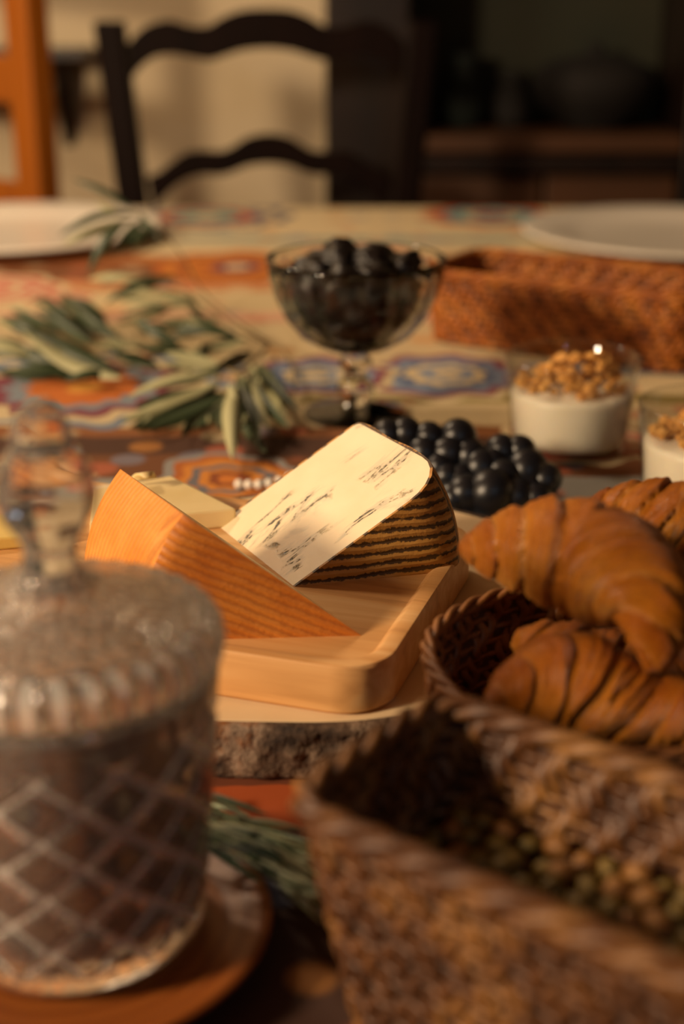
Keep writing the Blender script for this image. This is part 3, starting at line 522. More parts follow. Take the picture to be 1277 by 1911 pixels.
def rect_surf(lx, ly, h, flare, rad=0.012, power=1.0, z0=0.002):
    base = rrect(-lx / 2, lx / 2, -ly / 2, ly / 2, rad, 8); n = len(base); acc = [0.0]
    for i in range(n): acc.append(acc[-1] + math.dist(base[i], base[(i + 1) % n]))
    per = acc[-1]
    def at(u):
        s = (u % 1.0) * per; i = 0
        lo, hi = 0, n
        while hi - lo > 1:
            mid = (lo + hi) // 2
            if acc[mid] <= s: lo = mid
            else: hi = mid
        t = (s - acc[lo]) / max(acc[lo + 1] - acc[lo], 1e-9); a, b = base[lo], base[(lo + 1) % n]
        return a[0] + (b[0] - a[0]) * t, a[1] + (b[1] - a[1]) * t
    def surf(u, v):
        x, y = at(u); k = flare * (1 - v) ** power
        return (x * (1 - 2 * k / lx), y * (1 - 2 * k / ly), z0 + v * h)
    return surf, per
# front basket
FD = math.atan2(-0.606, 0.795)
fl, fw = 0.168, 0.071
Lc = Vector((-0.0145, 0.3125, 0)); dx = Vector((0.795, -0.606, 0)); dy = Vector((0.606, 0.795, 0))
cen = Lc + dx * (fl / 2) + dy * (fw / 2)
fb = thing('rectangular_basket', (cen.x, cen.y, T), 'brown rectangular woven basket holding nuts, nearest to the camera', 'basket', FD)
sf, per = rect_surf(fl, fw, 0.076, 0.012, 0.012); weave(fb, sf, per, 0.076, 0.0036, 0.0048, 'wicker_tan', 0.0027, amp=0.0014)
# rear basket
rb = thing('rectangular_basket', (0.183, 1.108, T), 'orange-brown rectangular woven basket behind the yogurt glasses', 'basket', math.atan2(-0.105, 0.178))
sf, per = rect_surf(0.222, 0.105, 0.056, 0.006, 0.02); weave(rb, sf, per, 0.056, 0.0046, 0.0050, 'wicker_orange', 0.0026)
# round basket
cbk = thing('round_basket', (0.094, 0.433, T), 'round woven basket filled with croissants', 'basket')
def round_surf(u, v):
    a = 2 * math.pi * u; r = 0.050 + 0.0145 * math.sin(v * math.pi / 2) + 0.0008 * math.sin(5 * a)
    return (r * math.cos(a), r * math.sin(a) * 1.0, 0.002 + 0.057 * v)
weave(cbk, round_surf, 2 * math.pi * 0.064, 0.057, 0.0040, 0.0048, 'wicker_rose', 0.0019)

# ------------------------------------------------------------------ nuts in the front basket
random.seed(11)
nutm = []
for q in range(3):
    v, f = blob(0.0050, 0.0034, 0.0032, 0.25, 1.6, q, 1); o = bpy.data.meshes.new('nut'); o.from_pydata([tuple(p) for p in v], [], f)
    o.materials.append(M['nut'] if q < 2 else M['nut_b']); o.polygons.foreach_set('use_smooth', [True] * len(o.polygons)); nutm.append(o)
def nut(p):
    o = bpy.data.objects.new('nut', random.choice(nutm)); C.objects.link(o); o.location = p
    o.rotation_euler = (random.uniform(-0.5, 0.5), random.uniform(-0.5, 0.5), random.uniform(0, 6.28)); k = random.uniform(0.85, 1.15); o.scale = (k, k, k)
    tag(o, 'small olive-tan nut in the brown rectangular woven basket', 'nut', 'nuts in the nearest woven basket')
for layer in range(2):
    lx = fl - 0.022; ly = fw - 0.020; nx = 19; ny = 6
    for i in range(nx):
        for j in range(ny):
            sh = 0.25 * (1 if layer else -1); a = -lx / 2 + lx * (i + 0.5 + sh) / nx; b = -ly / 2 + ly * (j + 0.5 + sh) / ny
            h = 0.044 + 0.0062 * layer + 0.007 * (a / lx + 0.5) + random.uniform(-0.0014, 0.0014)
            p = cen + dx * (a + random.uniform(-0.0015, 0.0015)) + dy * (b + random.uniform(-0.0012, 0.0012)); nut((p.x, p.y, T + h))
# a heap of the same nuts, unseen one by one, carries the top layers
hv, hf = [], []
for q, (ins, z) in enumerate(((0.018, 0.006), (0.0135, 0.034), (0.0155, 0.038))):
    pts = rrect(-fl / 2 + ins, fl / 2 - ins, -fw / 2 + ins, fw / 2 - ins, 0.005, 4); nn_ = len(pts); hv += [(x, y, z + (0.006 * (x / fl + 0.5) if q else 0)) for x, y in pts]
for q in range(2):
    for i in range(nn_): k = (i + 1) % nn_; hf.append((q * nn_ + i, q * nn_ + k, (q + 1) * nn_ + k, (q + 1) * nn_ + i))
hf += [tuple(range(nn_))[::-1], tuple(2 * nn_ + i for i in range(nn_))]
o = mesh('nut_heap', hv, hf, M['nut'], None, (cen.x, cen.y, T), rot=(0, 0, FD)); tag(o, 'mass of nuts beneath the top layer in the brown rectangular woven basket', 'nuts', kind='stuff')

# ------------------------------------------------------------------ log slice, board
sl = thing('log_slice', (-0.02, 0.577, T), 'round bark-edged wooden log slice under the cutting board', 'log slice')
def rad_at(a): return 0.127 + 0.0025 * math.sin(2 * a + 0.5) + 0.0015 * math.sin(5 * a) + 0.001 * math.sin(9 * a + 1)
n = 160; v = []; f = []
for z, k in ((0.001, 0.0), (0.021, 0.0), (0.022, -0.001)):
    for i in range(n): a = 2 * math.pi * i / n; r = rad_at(a) + k - 0.003; v.append((r * math.cos(a), r * math.sin(a), z))
for r in range(2):
    for i in range(n): j = (i + 1) % n; f.append((r * n + i, r * n + j, (r + 1) * n + j, (r + 1) * n + i))
f += [tuple(range(n))[::-1], tuple(range(2 * n, 3 * n))]
mesh('sawn_disc', v, f, M['slice'], sl, smooth=False)
n = 420; v = []; f = []; rows = 12
for j in range(rows):
    t = j / (rows - 1)
    for i in range(n):
        a = 2 * math.pi * i / n; r = rad_at(a); p = Vector((math.cos(a) * 9, math.sin(a) * 9, t * 2.2))
        d = 0.0022 * noise.noise(p * 1.3) + 0.0018 * noise.noise(p * 3.1) + 0.0008 * noise.noise(p * 7)
        d += 0.0012; edge = min(t, 1 - t) * 6; d *= min(1.0, 0.35 + edge)
        v.append(((r + d) * math.cos(a), (r + d) * math.sin(a), 0.0005 + 0.0213 * t))
for i in range(n): a = 2 * math.pi * i / n; r = rad_at(a) - 0.0035; v.append((r * math.cos(a), r * math.sin(a), 0.0218))
for i in range(n): a = 2 * math.pi * i / n; r = rad_at(a) - 0.0035; v.append((r * math.cos(a), r * math.sin(a), 0.0005))
for j in range(rows):
    for i in range(n): l = (i + 1) % n; f.append((j * n + i, j * n + l, (j + 1) * n + l, (j + 1) * n + i))
for i in range(n): l = (i + 1) % n; f.append(((rows + 1) * n + i, (rows + 1) * n + l, l, i))
mesh('bark', v, f, M['bark'], sl)

BX = math.atan2(0.048, -0.147) - math.pi            # long direction of the board
bL, bW = 0.232, 0.155
ex = Vector((math.cos(BX), math.sin(BX), 0)); ey = Vector((-math.sin(BX), math.cos(BX), 0))
Fc = Vector((0.014, 0.455, 0)); bc = Fc - ex * (bL / 2) + ey * (bW / 2)
bd = thing('cutting_board', (bc.x, bc.y, T + 0.0222), 'pale wooden cutting board with rounded corners and shallow recess under the cheese', 'cutting board', BX)
def ring_mesh(levels):
    v = []; f = []; n = None
    for (ins, z, r) in levels:
        pts = rrect(-bL / 2 + ins, bL / 2 - ins, -bW / 2 + ins, bW / 2 - ins, max(r, 0.003), 8); n = len(pts); v += [(x, y, z) for x, y in pts]
    for q in range(len(levels) - 1):
        for i in range(n): j = (i + 1) % n; f.append((q * n + i, q * n + j, (q + 1) * n + j, (q + 1) * n + i))
    f += [tuple(range(n))[::-1], tuple((len(levels) - 1) * n + i for i in range(n))]
    return v, f
v, f = ring_mesh([(0.0015, 0.0, 0.02), (0.0, 0.0015, 0.02), (0.0, 0.0185, 0.02), (0.0006, 0.0198, 0.02), (0.0018, 0.0200, 0.019), (0.0058, 0.0200, 0.016), (0.0068, 0.0196, 0.015), (0.0090, 0.0178, 0.014)])
bd_o = mesh('board_body', v, f, M['board'], bd, smooth=32); ZB = T + 0.0222 + 0.0178

# ------------------------------------------------------------------ cheese
def cheese(name, label, tip, yaw, rad, phi, h, skew, mirror, paste, rind, flat_t=0.0012, rho=0.007, rho_far=0.004):
    """wedge of a small wheel lying on one cut face: local x = along the base from the tip, z = up, y = wheel axis"""
    rt = thing(name, (tip[0], tip[1], ZB), label, 'cheese', yaw)
    sg = -1 if mirror else 1; sk = math.tan(skew)
    def section(o):      # (r, axis) outline of the wheel, inset by o
        pts = [(0.0, o)]; k = 6; Rr = rad - o; rr = max(rho - o, 0.002); rf = max(rho_far - o, 0.002)
        for i in range(k + 1): a = R(-90 + 90 * i / k); pts.append((Rr - rr + rr * math.cos(a), o + rr + rr * math.sin(a)))
        for i in range(k + 1): a = R(90 * i / k); pts.append((Rr - rf + rf * math.cos(a), h - o - rf + rf * math.sin(a)))
        pts.append((0.0, h - o)); return pts
    na = 18
    def place(r, a, ax, lift=0.0):
        wav = 0.0
        return (r * math.cos(a) - sg * ax * sk, sg * ax, r * math.sin(a) + lift)
    fine = lambda pts: [p for i in range(len(pts) - 1) for p in ([pts[i]] if math.dist(pts[i], pts[i + 1]) < 0.006 else [tuple(pts[i][c] + (pts[i + 1][c] - pts[i][c]) * q / 10 for c in (0, 1)) for q in range(10)])] + [pts[-1]]
    P = fine(section(flat_t)); n = len(P); v = []; f = []
    for i in range(na + 1):
        a = phi * i / na
        for (r, ax) in P: v.append(place(r, a, ax))
    for i in range(na):
        for k in range(n - 1): f.append((i * n + k, i * n + k + 1, (i + 1) * n + k + 1, (i + 1) * n + k))
    f += [tuple(range(n))[::-1], tuple(na * n + k for k in range(n))]
    if mirror: f = [q[::-1] for q in f]
    o = mesh('paste', v, f, M[paste], rt, smooth=30)
    A = fine(section(0.0)); B = fine(section(flat_t * 0.98)); n = min(len(A), len(B)); A = A[:n]; B = B[:n]; v = []; f = []
    for i in range(na + 1):
        a = phi * i / na
        for (r, ax) in A: v.append(place(r + (0.0004 * math.sin(ax * 1400) if r > rad * 0.97 else 0), a, ax))
    off = len(v)
    for i in range(na + 1):
        a = phi * i / na
        for (r, ax) in B: v.append(place(r, a, ax))
    fm = []
    for i in range(na):
        for k in range(n - 1):
            q = (i * n + k, i * n + k + 1, (i + 1) * n + k + 1, (i + 1) * n + k); f += [q, tuple(off + w for w in q[::-1])]
            fm += [1 if min(A[k][0], A[k + 1][0]) > rad - rho * 0.35 else 0] * 2
    for i in (0, na):
        for k in range(n - 1):
            q = (i * n + k, off + i * n + k, off + i * n + k + 1, i * n + k + 1); f.append(q if i == 0 else q[::-1]); fm.append(0)
    if mirror: f = [q[::-1] for q in f]
    mesh('rind', v, f, [M[rind], M[rind + '_side']], rt, smooth=30, fm=fm)
    return rt
cheese('cheese_wedge', 'large blue-veined cheese wedge with a dark striped brown rind on the board', (-0.0197, 0.5378), 0.24, 0.081, 0.59, 0.078, 0.25, False, 'paste_blue', 'rind_striped', rho=0.022)
cheese('cheese_wedge', 'cheese wedge with ribbed orange rind in front of the blue-veined wedge', (0.0075, 0.4912), 3.202, 0.084, 0.66, 0.0545, 0.4785, True, 'paste_plain', 'rind_orange')

def slab_piece(name, label, poly, z0, h, mat, rnd=0.0012):
    cx = sum(p[0] for p in poly) / len(poly); cy = sum(p[1] for p in poly) / len(poly)
    o = MB().prism([(x - cx, y - cy) for x, y in poly], 0, h).build(name, M[mat], None, (cx, cy, z0), smooth=False); bev(o, rnd, 3)
    return tag(o, label, 'cheese')
slab_piece('cheese_slab', 'flat pale cheese slab lying between the orange and blue-veined wedges', [(-0.048, 0.606), (-0.112, 0.588), (-0.118, 0.632), (-0.083, 0.652)], ZB, 0.009, 'paste_plain')
slab_piece('cheese_slice', 'yellow cheese slice on the board behind the crystal lid knob', [(-0.120, 0.585), (-0.158, 0.575), (-0.165, 0.606), (-0.130, 0.612)], ZB, 0.006, 'paste_yellow')
slab_piece('cheese_slice', 'thin pale cheese sliver near the back edge of the board', [(-0.098, 0.655), (-0.128, 0.640), (-0.131, 0.646), (-0.104, 0.659)], ZB, 0.004, 'paste_blue')
cv = []; cf = []
for i in range(13):
    t = i / 12; a = 0.3 + 2.3 * t; r = 0.005
    for w, d in ((-1, 0), (1, 0), (1, 1), (-1, 1)):
        rr = r - d * 0.0014; cv.append((w * (0.0065 * (1 - 0.75 * t)), rr * math.cos(a), 0.0035 + rr * math.sin(a) + 0.002 * t))
for i in range(12):
    for k in range(4): cf.append((4 * i + k, 4 * i + (k + 1) % 4, 4 * i + 4 + (k + 1) % 4, 4 * i + 4 + k))
cf += [(3, 2, 1, 0), (48, 49, 50, 51)]
cc = mesh('cheese_curl', cv, cf, M['paste_plain'], None, (-0.0925, 0.633, ZB + 0.0075), rot=(0, 0, R(25))); tag(cc, 'small curled cheese shaving standing on the flat pale slab', 'cheese')

# ------------------------------------------------------------------ croissants
def croissant(label, line, turns, seed, sgn=1):
    pts = [p + (r,) for p, r in line]; nt, na = 150, 56
    sp = spline(pts, nt); c0 = Vector(sp[nt // 2][:3]); v = []; f = []; bake = []; uvs = []
    up = Vector((0, 0, 1)); rnd = random.Random(seed)
    jit = [rnd.uniform(-0.25, 0.25) for _ in range(40)]
    for i in range(nt):
        p = Vector(sp[i][:3]); a = Vector(sp[max(i - 1, 0)][:3]); b = Vector(sp[min(i + 1, nt - 1)][:3]); t = (b - a).normalized()
        u = (up - t * up.dot(t)).normalized(); w = t.cross(u); r = max(sp[i][3], 0.0015); q = i / (nt - 1)
        side = 1 if q > 0.5 else -1
        for k in range(na):
            an = 2 * math.pi * k / na
            s = abs(q - 0.5) * 2 * turns + 0.75 * math.sin(an * sgn * side + 0.8 + seed) + 0.06 * noise.noise(Vector((q * 6, math.cos(an) * 1.5, math.sin(an) * 1.5 + seed)))
            layer = int(math.floor(s)); fr = s - layer; fr = min(max(fr, 0), 1)
            step = (1 - fr) ** 0.8 * 0.5 + 0.5 * (1 - (2 * fr - 1) ** 6)
            lump = 0.05 * noise.noise(Vector((p.x * 55, p.y * 55, p.z * 55)) + Vector((math.cos(an), math.sin(an), seed)))
            wr = 0.012 * math.sin(s * 23 + 2 * noise.noise(Vector((an * 2, s * 2, seed)))) + 0.02 * noise.noise(Vector((s * 9, an * 1.2, seed)))
            rr = r * (0.83 + 0.26 * step + lump * 1.3 + wr * 1.5 + 0.03 * jit[layer % 40])
            v.append(p + u * (math.sin(an) * rr * 0.94) + w * (math.cos(an) * rr) - c0)
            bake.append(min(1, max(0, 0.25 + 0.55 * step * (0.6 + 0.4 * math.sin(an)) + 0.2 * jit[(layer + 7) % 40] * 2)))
            uvs.append((s, an / 6.283))
    for i in range(nt - 1):
        for k in range(na): l = (k + 1) % na; f.append((i * na + k, i * na + l, (i + 1) * na + l, (i + 1) * na + k))
    f += [tuple(range(na))[::-1], tuple((nt - 1) * na + k for k in range(na))]
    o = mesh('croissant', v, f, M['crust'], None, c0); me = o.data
    at = me.attributes.new('bake', 'FLOAT', 'POINT'); at.data.foreach_set('value', bake)
    ul = me.uv_layers.new(name='UVMap'); flat = []
    for l in me.loops: flat += uvs[l.vertex_index]
    ul.data.foreach_set('uv', flat)
    return tag(o, label, 'croissant', 'croissants in the round basket')
croissant('topmost croissant, its blunt tip pointing at the striped cheese', CRO1, 4.6, 1)
croissant('lower front croissant resting on the near rim of the round basket', CRO2, 4.2, 2)
croissant('croissant at the back of the round basket below the yogurt glasses', CRO3, 4.4, 3)
croissant('croissant buried beneath the topmost one in the round basket', CRO4, 3.2, 4)

# ------------------------------------------------------------------ grapes
gb = thing('grape_bunch', (0.075, 0.735, T), 'bunch of black grapes lying behind the blue-veined cheese', 'grapes')
o0 = Vector((0.075, 0.735, T)); v, f = blob(1, 1, 1.05, 0.02, 1.2, 1, 3); gm = bpy.data.meshes.new('grape'); gm.from_pydata([tuple(p) for p in v], [], f)
gm.materials.append(M['grape']); gm.polygons.foreach_set('use_smooth', [True] * len(gm.polygons))
random.seed(3)
extra = []
for i in range(10):
    b = GRAPES[i % len(GRAPES)]; extra.append((b[0] + random.uniform(-0.004, 0.006), b[1] + 0.013 + random.uniform(0, 0.004), max(T + 0.008, b[2] - 0.012), 0.0078))
for (x, y, z, r) in GRAPES + extra:
    g = bpy.data.objects.new('grape', gm); C.objects.link(g); g.parent = gb; g.location = Vector((x, y, z)) - o0; g.scale = (r, r, r); g.rotation_euler = (random.uniform(-1, 1), random.uniform(-1, 1), random.uniform(0, 6))
m = MB(); m.tube([Vector(p) - o0 for p in [(0.03, 0.768, T + 0.022), (0.05, 0.765, T + 0.02), (0.075, 0.75, T + 0.018), (0.1, 0.742, T + 0.016), (0.118, 0.738, T + 0.012)]], [0.002, 0.0018, 0.0016, 0.0013, 0.001], 8).build('stem', M['stem'], gb)

# ------------------------------------------------------------------ yogurt glasses
def yogurt_glass(loc, lab_g, lab_y, lab_n, seed):
    H = 0.060; rt, rbm = 0.0412, 0.0355; w = 0.0016
    prof = [(0.0, 0.0), (rbm - 0.004, 0.0), (rbm - 0.001, 0.0012), (rbm, 0.004)] + [(rbm + (rt - rbm) * t, 0.004 + (H - 0.005) * t) for t in (0.25, 0.5, 0.75, 1.0)] + [(rt - w * 0.5, H), (rt - w, H - 0.001)] + [(rbm - w + (rt - rbm) * t, 0.004 + (H - 0.005) * t) for t in (0.75, 0.5, 0.25, 0.06)] + [(rbm - 0.006, 0.006), (0.0, 0.0055)]
    o = MB().lathe(prof, 72).build('glass_tumbler', M['thin_glass'], None, loc); tag(o, lab_g, 'glass')
    rr = lambda z: rbm - w - 0.0004 + (rt - rbm) * (z - 0.004) / (H - 0.005)
    yp = [(0.0, 0.006), (rr(0.007) - 0.005, 0.006), (rr(0.010) - 0.001, 0.0085), (rr(0.013), 0.012), (rr(0.025), 0.025), (rr(0.036), 0.036), (rr(0.0385) - 0.0008, 0.0385), (rr(0.039) - 0.005, 0.0392), (0.02, 0.0402), (0.01, 0.041), (0.0, 0.0412)]
    def mod(r, z, a, i): return r
    m = MB().lathe(yp, 64); m.v = [(x, y, z + (0.0022 * noise.noise(Vector((x * 60, y * 60, seed))) if z > 0.0388 else 0)) for x, y, z in m.v]
    y = m.build('yogurt', M['yogurt'], None, loc); tag(y, lab_y, 'yogurt')
    rnd = random.Random(seed); m = MB()
    for q in range(110):
        a = rnd.uniform(0, 6.283); d = 0.0315 * math.sqrt(rnd.random()); k = max(0.0, 1 - (d / 0.036) ** 2)
        if math.sin(a) * d < -0.012 and math.cos(a) * d < -0.004 and rnd.random() < 0.75: continue
        z = 0.0415 + rnd.random() * (0.005 + 0.017 * max(0.0, 1 - ((math.cos(a) * d - 0.006) ** 2 + (math.sin(a) * d) ** 2) / 0.026 ** 2)); s = rnd.uniform(0.0022, 0.0050)
        bv, bf = blob(s, s * rnd.uniform(0.7, 1), s * rnd.uniform(0.6, 0.9), 0.5, 1.7, q + seed * 100, 1); an = rnd.uniform(0, 6.28); c, sn = math.cos(an), math.sin(an)
        m.add([(p.x * c - p.y * sn + math.cos(a) * d, p.x * sn + p.y * c + math.sin(a) * d, p.z + z) for p in bv], bf)
    g = m.build('granola_topping', M['granola'], None, loc, smooth=False); tag(g, lab_n, 'granola', kind='stuff')
yogurt_glass((0.1405, 0.842, T), 'small clear glass tumbler of yogurt behind the grapes, fully in view', 'white yogurt in the fully visible tumbler behind the grapes', 'golden granola heaped in the fully visible yogurt tumbler', 1)
yogurt_glass((0.2015, 0.738, T), 'small clear glass tumbler of yogurt nearest to the croissants, cut by the right edge', 'white yogurt in the tumbler nearest to the croissants', 'granola on the yogurt nearest to the croissants', 2)
yogurt_glass((0.2665, 0.897, T), 'small clear glass tumbler, only its left side showing beside the rear basket', 'white yogurt in the barely visible tumbler beside the rear basket', 'granola in the barely visible tumbler beside the rear basket', 3)

# ------------------------------------------------------------------ footed glass bowl with dark dried fruit
bl = thing('footed_glass_bowl', (0.009, 0.918, T), 'clear footed glass bowl with fluted sides in front of the rear basket', 'bowl')
def flute(r, z, a, i): return r * (1 + 0.04 * abs(math.sin(6 * a)) - 0.02) if 0.05 < z < 0.1 else r
outer = [(0.010, 0.044), (0.022, 0.047), (0.036, 0.055), (0.047, 0.069), (0.053, 0.083), (0.0565, 0.096), (0.0585, 0.1045)]
cup = outer + [(0.0583, 0.106), (0.0572, 0.1065), (0.0558, 0.1055)] + [(0.0537, 0.096), (0.0500, 0.083), (0.0438, 0.070), (0.033, 0.0575), (0.018, 0.0505), (0.0, 0.049)]
MB().lathe([(0.0, 0.0442)] + cup, 120, mod=flute).build('cup', M['clear'], bl)
MB().lathe([(0.0, 0.006), (0.008, 0.0062), (0.0085, 0.012), (0.0125, 0.016), (0.0125, 0.021), (0.008, 0.025), (0.0075, 0.031), (0.011, 0.034), (0.011, 0.038), (0.0085, 0.041), (0.010, 0.0438), (0.0, 0.0440)], 48).build('stem', M['clear'], bl)
MB().lathe([(0.0, 0.0), (0.034, 0.0), (0.0352, 0.0012), (0.034, 0.0026), (0.020, 0.0042), (0.010, 0.0058), (0.0, 0.0059)], 72).build('foot', M['clear'], bl)
pm = []
for q in range(4):
    v, f = blob(0.0128, 0.0102, 0.0086, 0.6, 1.7, q + 20, 3); me = bpy.data.meshes.new('dried_fruit'); me.from_pydata([tuple(p) for p in v], [], f); me.materials.append(M['prune'])
    me.polygons.foreach_set('use_smooth', [True] * len(me.polygons)); pm.append(me)
random.seed(5)
for (z, rings) in ((0.060, ((0, 1), (0.016, 5))), (0.069, ((0.010, 3), (0.028, 9))), (0.079, ((0.010, 3), (0.032, 11))), (0.089, ((0.012, 4), (0.035, 11))), (0.0985, ((0.010, 3), (0.031, 9))), (0.1065, ((0.015, 4),))):
    for (d, k) in rings:
        for i in range(k):
            a = 2 * math.pi * (i + 0.5 * (z * 100 % 2)) / k + z * 60; o = bpy.data.objects.new('dried_fruit', random.choice(pm)); C.objects.link(o)
            o.location = (0.009 + d * math.cos(a), 0.918 + d * math.sin(a), T + z + random.uniform(-0.001, 0.001)); o.rotation_euler = (random.uniform(-0.4, 0.4), random.uniform(-0.4, 0.4), random.uniform(0, 6.28))
            tag(o, 'dark wrinkled dried fruit heaped in the footed glass bowl', 'dried fruit', 'dark dried fruit in the glass bowl')

# ------------------------------------------------------------------ olive branches and rosemary
def leaf_mesh(name, wid, curve, dark, pale):
    n = 12; v = []; f = []; fm = []
    for side in (0, 1):
        for i in range(n + 1):
            t = i / n; w = wid * (math.sin(math.pi * min(1, t * 0.97 + 0.03)) ** 0.75) * (1.0 if t < 0.97 else 0.5) + 0.0003
            z = curve * (math.sin(math.pi * t)) - side * 0.0004
            for k in (-1, 0, 1): v.append((t, k * w, z - (0.18 * w if k == 0 else 0)))
    for side in (0, 1):
        b = side * 3 * (n + 1)
        for i in range(n):
            for k in (0, 1):
                q = (b + 3 * i + k, b + 3 * i + 3 + k, b + 3 * i + 4 + k, b + 3 * i + 1 + k); f.append(q if side == 0 else q[::-1]); fm.append(side)
    e = 3 * (n + 1)
    for i in range(n):
        f += [(3 * i, e + 3 * i, e + 3 * i + 3, 3 * i + 3), (3 * i + 2, 3 * i + 5, e + 3 * i + 5, e + 3 * i + 2)]; fm += [0, 0]
    me = bpy.data.meshes.new(name); me.from_pydata(v, [], f); me.materials.append(dark); me.materials.append(pale); me.polygons.foreach_set('material_index', fm)
    me.polygons.foreach_set('use_smooth', [True] * len(f)); me.update(); return me
LM = [leaf_mesh('leaf', 0.085, c, M['leaf_top'], M['leaf_under']) for c in (0.06, 0.14, -0.08)]
def put_leaf(name, me, base, tip, wmm, roll, parent, org, ref=0.085):
    b = Vector(base); t = Vector(tip); d = t - b; L = d.length; x = d.normalized(); up = Vector((0, 0, 1)); y = up.cross(x).normalized(); z = x.cross(y)
    rot = Matrix((x, y, z)).transposed().to_4x4() @ Matrix.Rotation(roll, 4, 'X')
    o = bpy.data.objects.new(name, me); C.objects.link(o); o.parent = parent
    sc = wmm * 0.0005 / ref
    o.matrix_basis = Matrix.Translation(b - org) @ rot @ Matrix.Diagonal((L, sc, L * 0.9, 1)); return o
random.seed(8)
def branch(label, loc, stems, leaves, rad):
    org = Vector(loc); rt = thing('olive_branch', loc, label, 'branch')
    for st in stems:
        sp = spline([tuple(p) for p in st], 20); MB().tube([Vector(p) - org for p in sp], [rad * (1 - 0.6 * i / 19) for i in range(20)], 8).build('twig', M['stem'], rt)
    for (b, t, w, pale) in leaves:
        s = 1 if t[0] > b[0] else -1
        roll = s * random.uniform(0.15, 1.15) + (math.pi if pale else 0.0); put_leaf('leaf', random.choice(LM), b, t, w * 1.05, roll, rt, org)
branch('silvery green olive branch lying left of the footed glass bowl', (-0.12, 1.05, T), [STEM_A, STEM_B, STEM_C, STEM_E], LEAVES, 0.0014)
branch('single olive twig rising in front of the left dinner plate', (-0.056, 1.085, T), [STEM_D], SPRIG, 0.0011)
rs = thing('rosemary_sprig', (-0.035, 0.40, T), 'green rosemary sprig on the cloth between crystal jar and nearest basket', 'herb sprig'); og = Vector((-0.035, 0.40, T))
MB().tube([Vector(p) - og for p in spline(ROS_STEM, 16)], [0.0015 - 0.00005 * i for i in range(16)], 8).build('twig', M['stem'], rs)
NMs = [leaf_mesh('needle', 0.085, c, M['needle'], M['needle_pale']) for c in (0.04, -0.05)]
for (b, t) in NEEDLES: put_leaf('needle', random.choice(NMs), b, t, random.uniform(1.7, 2.5), random.uniform(-0.3, 0.9) + (math.pi if random.random() < 0.45 else 0), rs, og)

# ------------------------------------------------------------------ crystal jar on its turned wooden plate
JX, JY = -0.079, 0.356
wp = [(0.0, 0.0), (0.042, 0.0), (0.046, 0.0015), (0.0565, 0.009), (0.0582, 0.0112), (0.0575, 0.0122), (0.054, 0.0115), (0.046, 0.0092), (0.043, 0.0088), (0.0, 0.0088)]
o = MB().lathe(wp, 96).build('wooden_plate', M['orange_wood'], None, (JX, JY, T)); tag(o, 'round turned orange-brown wooden plate under the crystal jar', 'plate')
jar = thing('crystal_jar', (JX, JY, T + 0.009), 'cut-crystal lidded jar in the left foreground', 'jar')
def cut(r, z, a, i):
    if i >= NOUT: return r
    k = 12; t = a * k / (2 * math.pi)
    p = (t + z / 0.0185) % 1.0; q = (t - z / 0.0185) % 1.0
    g = max(1 - min(p, 1 - p) / 0.14, 1 - min(q, 1 - q) / 0.14, 0.0)
    w = min(1.0, max(0.0, (z - 0.008) / 0.006)) * min(1.0, max(0.0, (0.078 - z) / 0.003))
    fl = 0.0005 * (abs((a * 40 / (2 * math.pi)) % 1.0 - 0.5) * 2) * (1 - w)
    return r - 0.0021 * g * w - fl
JH = 0.088
out = [(0.030, 0.0), (0.0335, 0.0008), (0.0362, 0.003), (0.0382, 0.0068)]
ny = 120
out += [(0.0385 + 0.0062 * (j / ny) + 0.0004 * math.sin(math.pi * j / ny), 0.008 + 0.076 * j / ny) for j in range(ny + 1)]
out += [(0.0450, 0.0855), (0.0448, JH)]
NOUT = len(out)
inn = [(0.0418, JH), (0.0412, 0.083), (0.0392, 0.050), (0.0365, 0.016), (0.034, 0.0105), (0.028, 0.0085), (0.0, 0.008)]
jm = MB().lathe([(0.0, 0.0)] + out[0:] + inn, 224, mod=lambda r, z, a, i: cut(r, z, a, i - 1) if i > 0 else r)
for q, fc in enumerate(jm.f):                    # the ground bottoms of the cuts
    i, k = divmod(fc[0], 224)
    if 1 < i < NOUT:
        r0, z0 = out[i - 1]; a0 = 2 * math.pi * (k + 0.5) / 224
        if r0 - cut(r0, z0, a0, i - 1) > 0.0008: jm.m[q] = 1
jm.build('jar_body', [M['crystal'], M['crystal_cut']], jar, smooth=True)
def lidmod(r, z, a, i):
    e = abs((a * 36 / (2 * math.pi)) % 1.0 - 0.5) * 2
    if 2 <= i <= 6: return r * (1 - 0.030 * e)
    if 6 < i <= 12: return r * (1 - 0.012 * abs((a * 18 / (2 * math.pi)) % 1.0 - 0.5) * 2)
    return r
lp = [(0.040, JH + 0.0006), (0.0445, JH + 0.0006), (0.0462, JH + 0.0025), (0.0468, JH + 0.0060), (0.0462, JH + 0.0095), (0.0445, JH + 0.0125), (0.0410, JH + 0.0140), (0.034, JH + 0.0160), (0.027, JH + 0.0185), (0.020, JH + 0.021), (0.014, JH + 0.0238), (0.0095, JH + 0.0265), (0.0078, JH + 0.029)]
lin = [(0.0, JH + 0.0195), (0.014, JH + 0.0175), (0.027, JH + 0.0135), (0.036, JH + 0.008), (0.0385, JH + 0.003), (0.0392, JH + 0.0006)]
lm = MB().lathe(lp + [(0.0, JH + 0.029)] + lin[0:], 216, mod=lidmod, closed=True)
for q, fc in enumerate(lm.f):
    i, k = divmod(min(fc), 216)
    if 2 <= i <= 5 and k % 6 in (0, 1, 5): lm.m[q] = 1
    elif 1 <= i <= 11: lm.m[q] = 2
lid = lm.build('lid', [M['crystal'], M['crystal_cut'], M['crystal_frost']], jar)
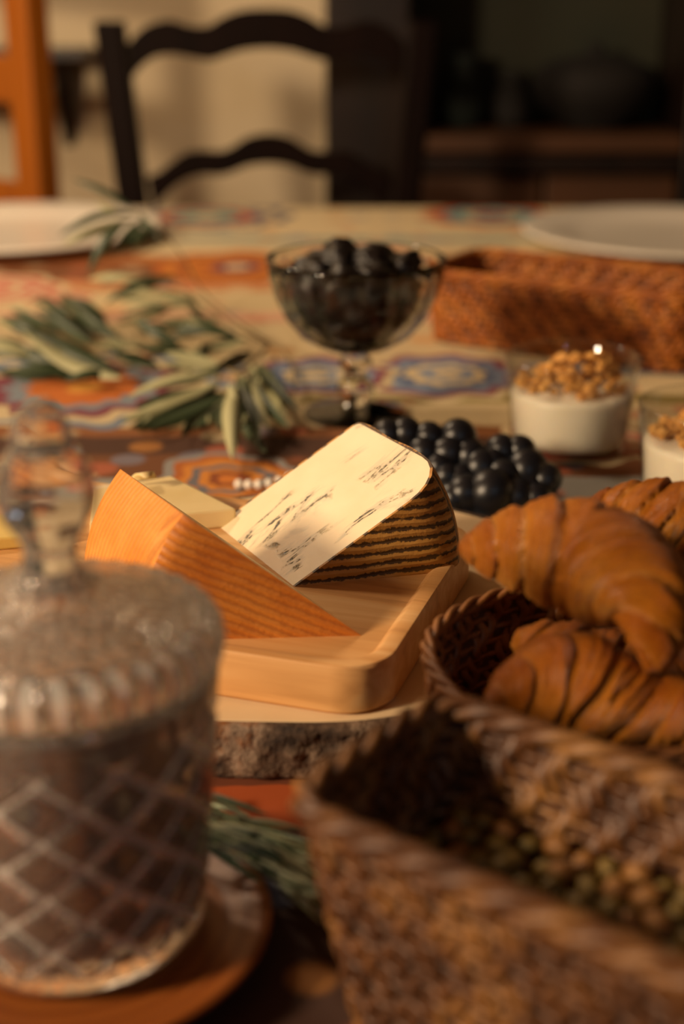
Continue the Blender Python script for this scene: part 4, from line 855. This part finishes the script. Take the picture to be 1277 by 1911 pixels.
kp = [(0.0, 0.0), (0.0078, 0.0), (0.0072, 0.006), (0.0092, 0.010), (0.0128, 0.0155), (0.0142, 0.021), (0.0132, 0.027), (0.0102, 0.0315), (0.0084, 0.0335), (0.0080, 0.038), (0.0062, 0.043), (0.0025, 0.0462), (0.0, 0.0465)]
MB().lathe(kp, 10).build('knob', M['crystal'], lid, (0, 0, JH + 0.0291), smooth=False)
random.seed(21); m = MB()
for q in range(330):
    z = 0.012 + 0.056 * random.random(); rm = 0.0325 + 0.0045 * (z / 0.07); a = random.uniform(0, 6.283); d = rm * (1 - 0.30 * random.random() ** 2) if z < 0.060 else rm * math.sqrt(random.random()); s = random.uniform(0.003, 0.0048)
    if d + s > rm + 0.0025: d = rm + 0.0025 - s
    bv, bf = blob(s, s * 0.8, s * 0.65, 0.25, 1.4, q, 1); c, sn = math.cos(a * 7), math.sin(a * 7)
    m.add([(p.x * c - p.y * sn + math.cos(a) * d, p.x * sn + p.y * c + math.sin(a) * d, p.z + z) for p in bv], bf)
m.lathe([(0.0, 0.0092), (0.024, 0.0095), (0.028, 0.014), (0.031, 0.04), (0.032, 0.062), (0.0, 0.066)], 24)
jf = m.build('jar_contents', M['jar_fill'], None, (JX, JY, T + 0.009)); tag(jf, 'dark brown loose pieces filling the crystal jar', 'jar contents', kind='stuff')

# ------------------------------------------------------------------ beads on the cloth
bs = thing('bead_string', (-0.039, 0.780, T), 'short string of small white beads on the cloth behind the blue-veined cheese', 'beads')
bv, bf = blob(1, 1, 1, 0.0, 1, 0, 2); bme = bpy.data.meshes.new('bead'); bme.from_pydata([tuple(p) for p in bv], [], bf); bme.materials.append(M['porcelain'])
bme.polygons.foreach_set('use_smooth', [True] * len(bme.polygons)); cord = []
for i in range(8):
    t = i / 7; p = Vector((-0.020 + 0.040 * t, -0.012 + 0.030 * t - 0.012 * math.sin(math.pi * t), 0.0034)); cord.append(p)
    o = bpy.data.objects.new('bead', bme); C.objects.link(o); o.parent = bs; o.location = p; o.scale = (0.0029,) * 3
MB().tube(cord, 0.0005, 6).build('thread', M['porcelain'], bs)
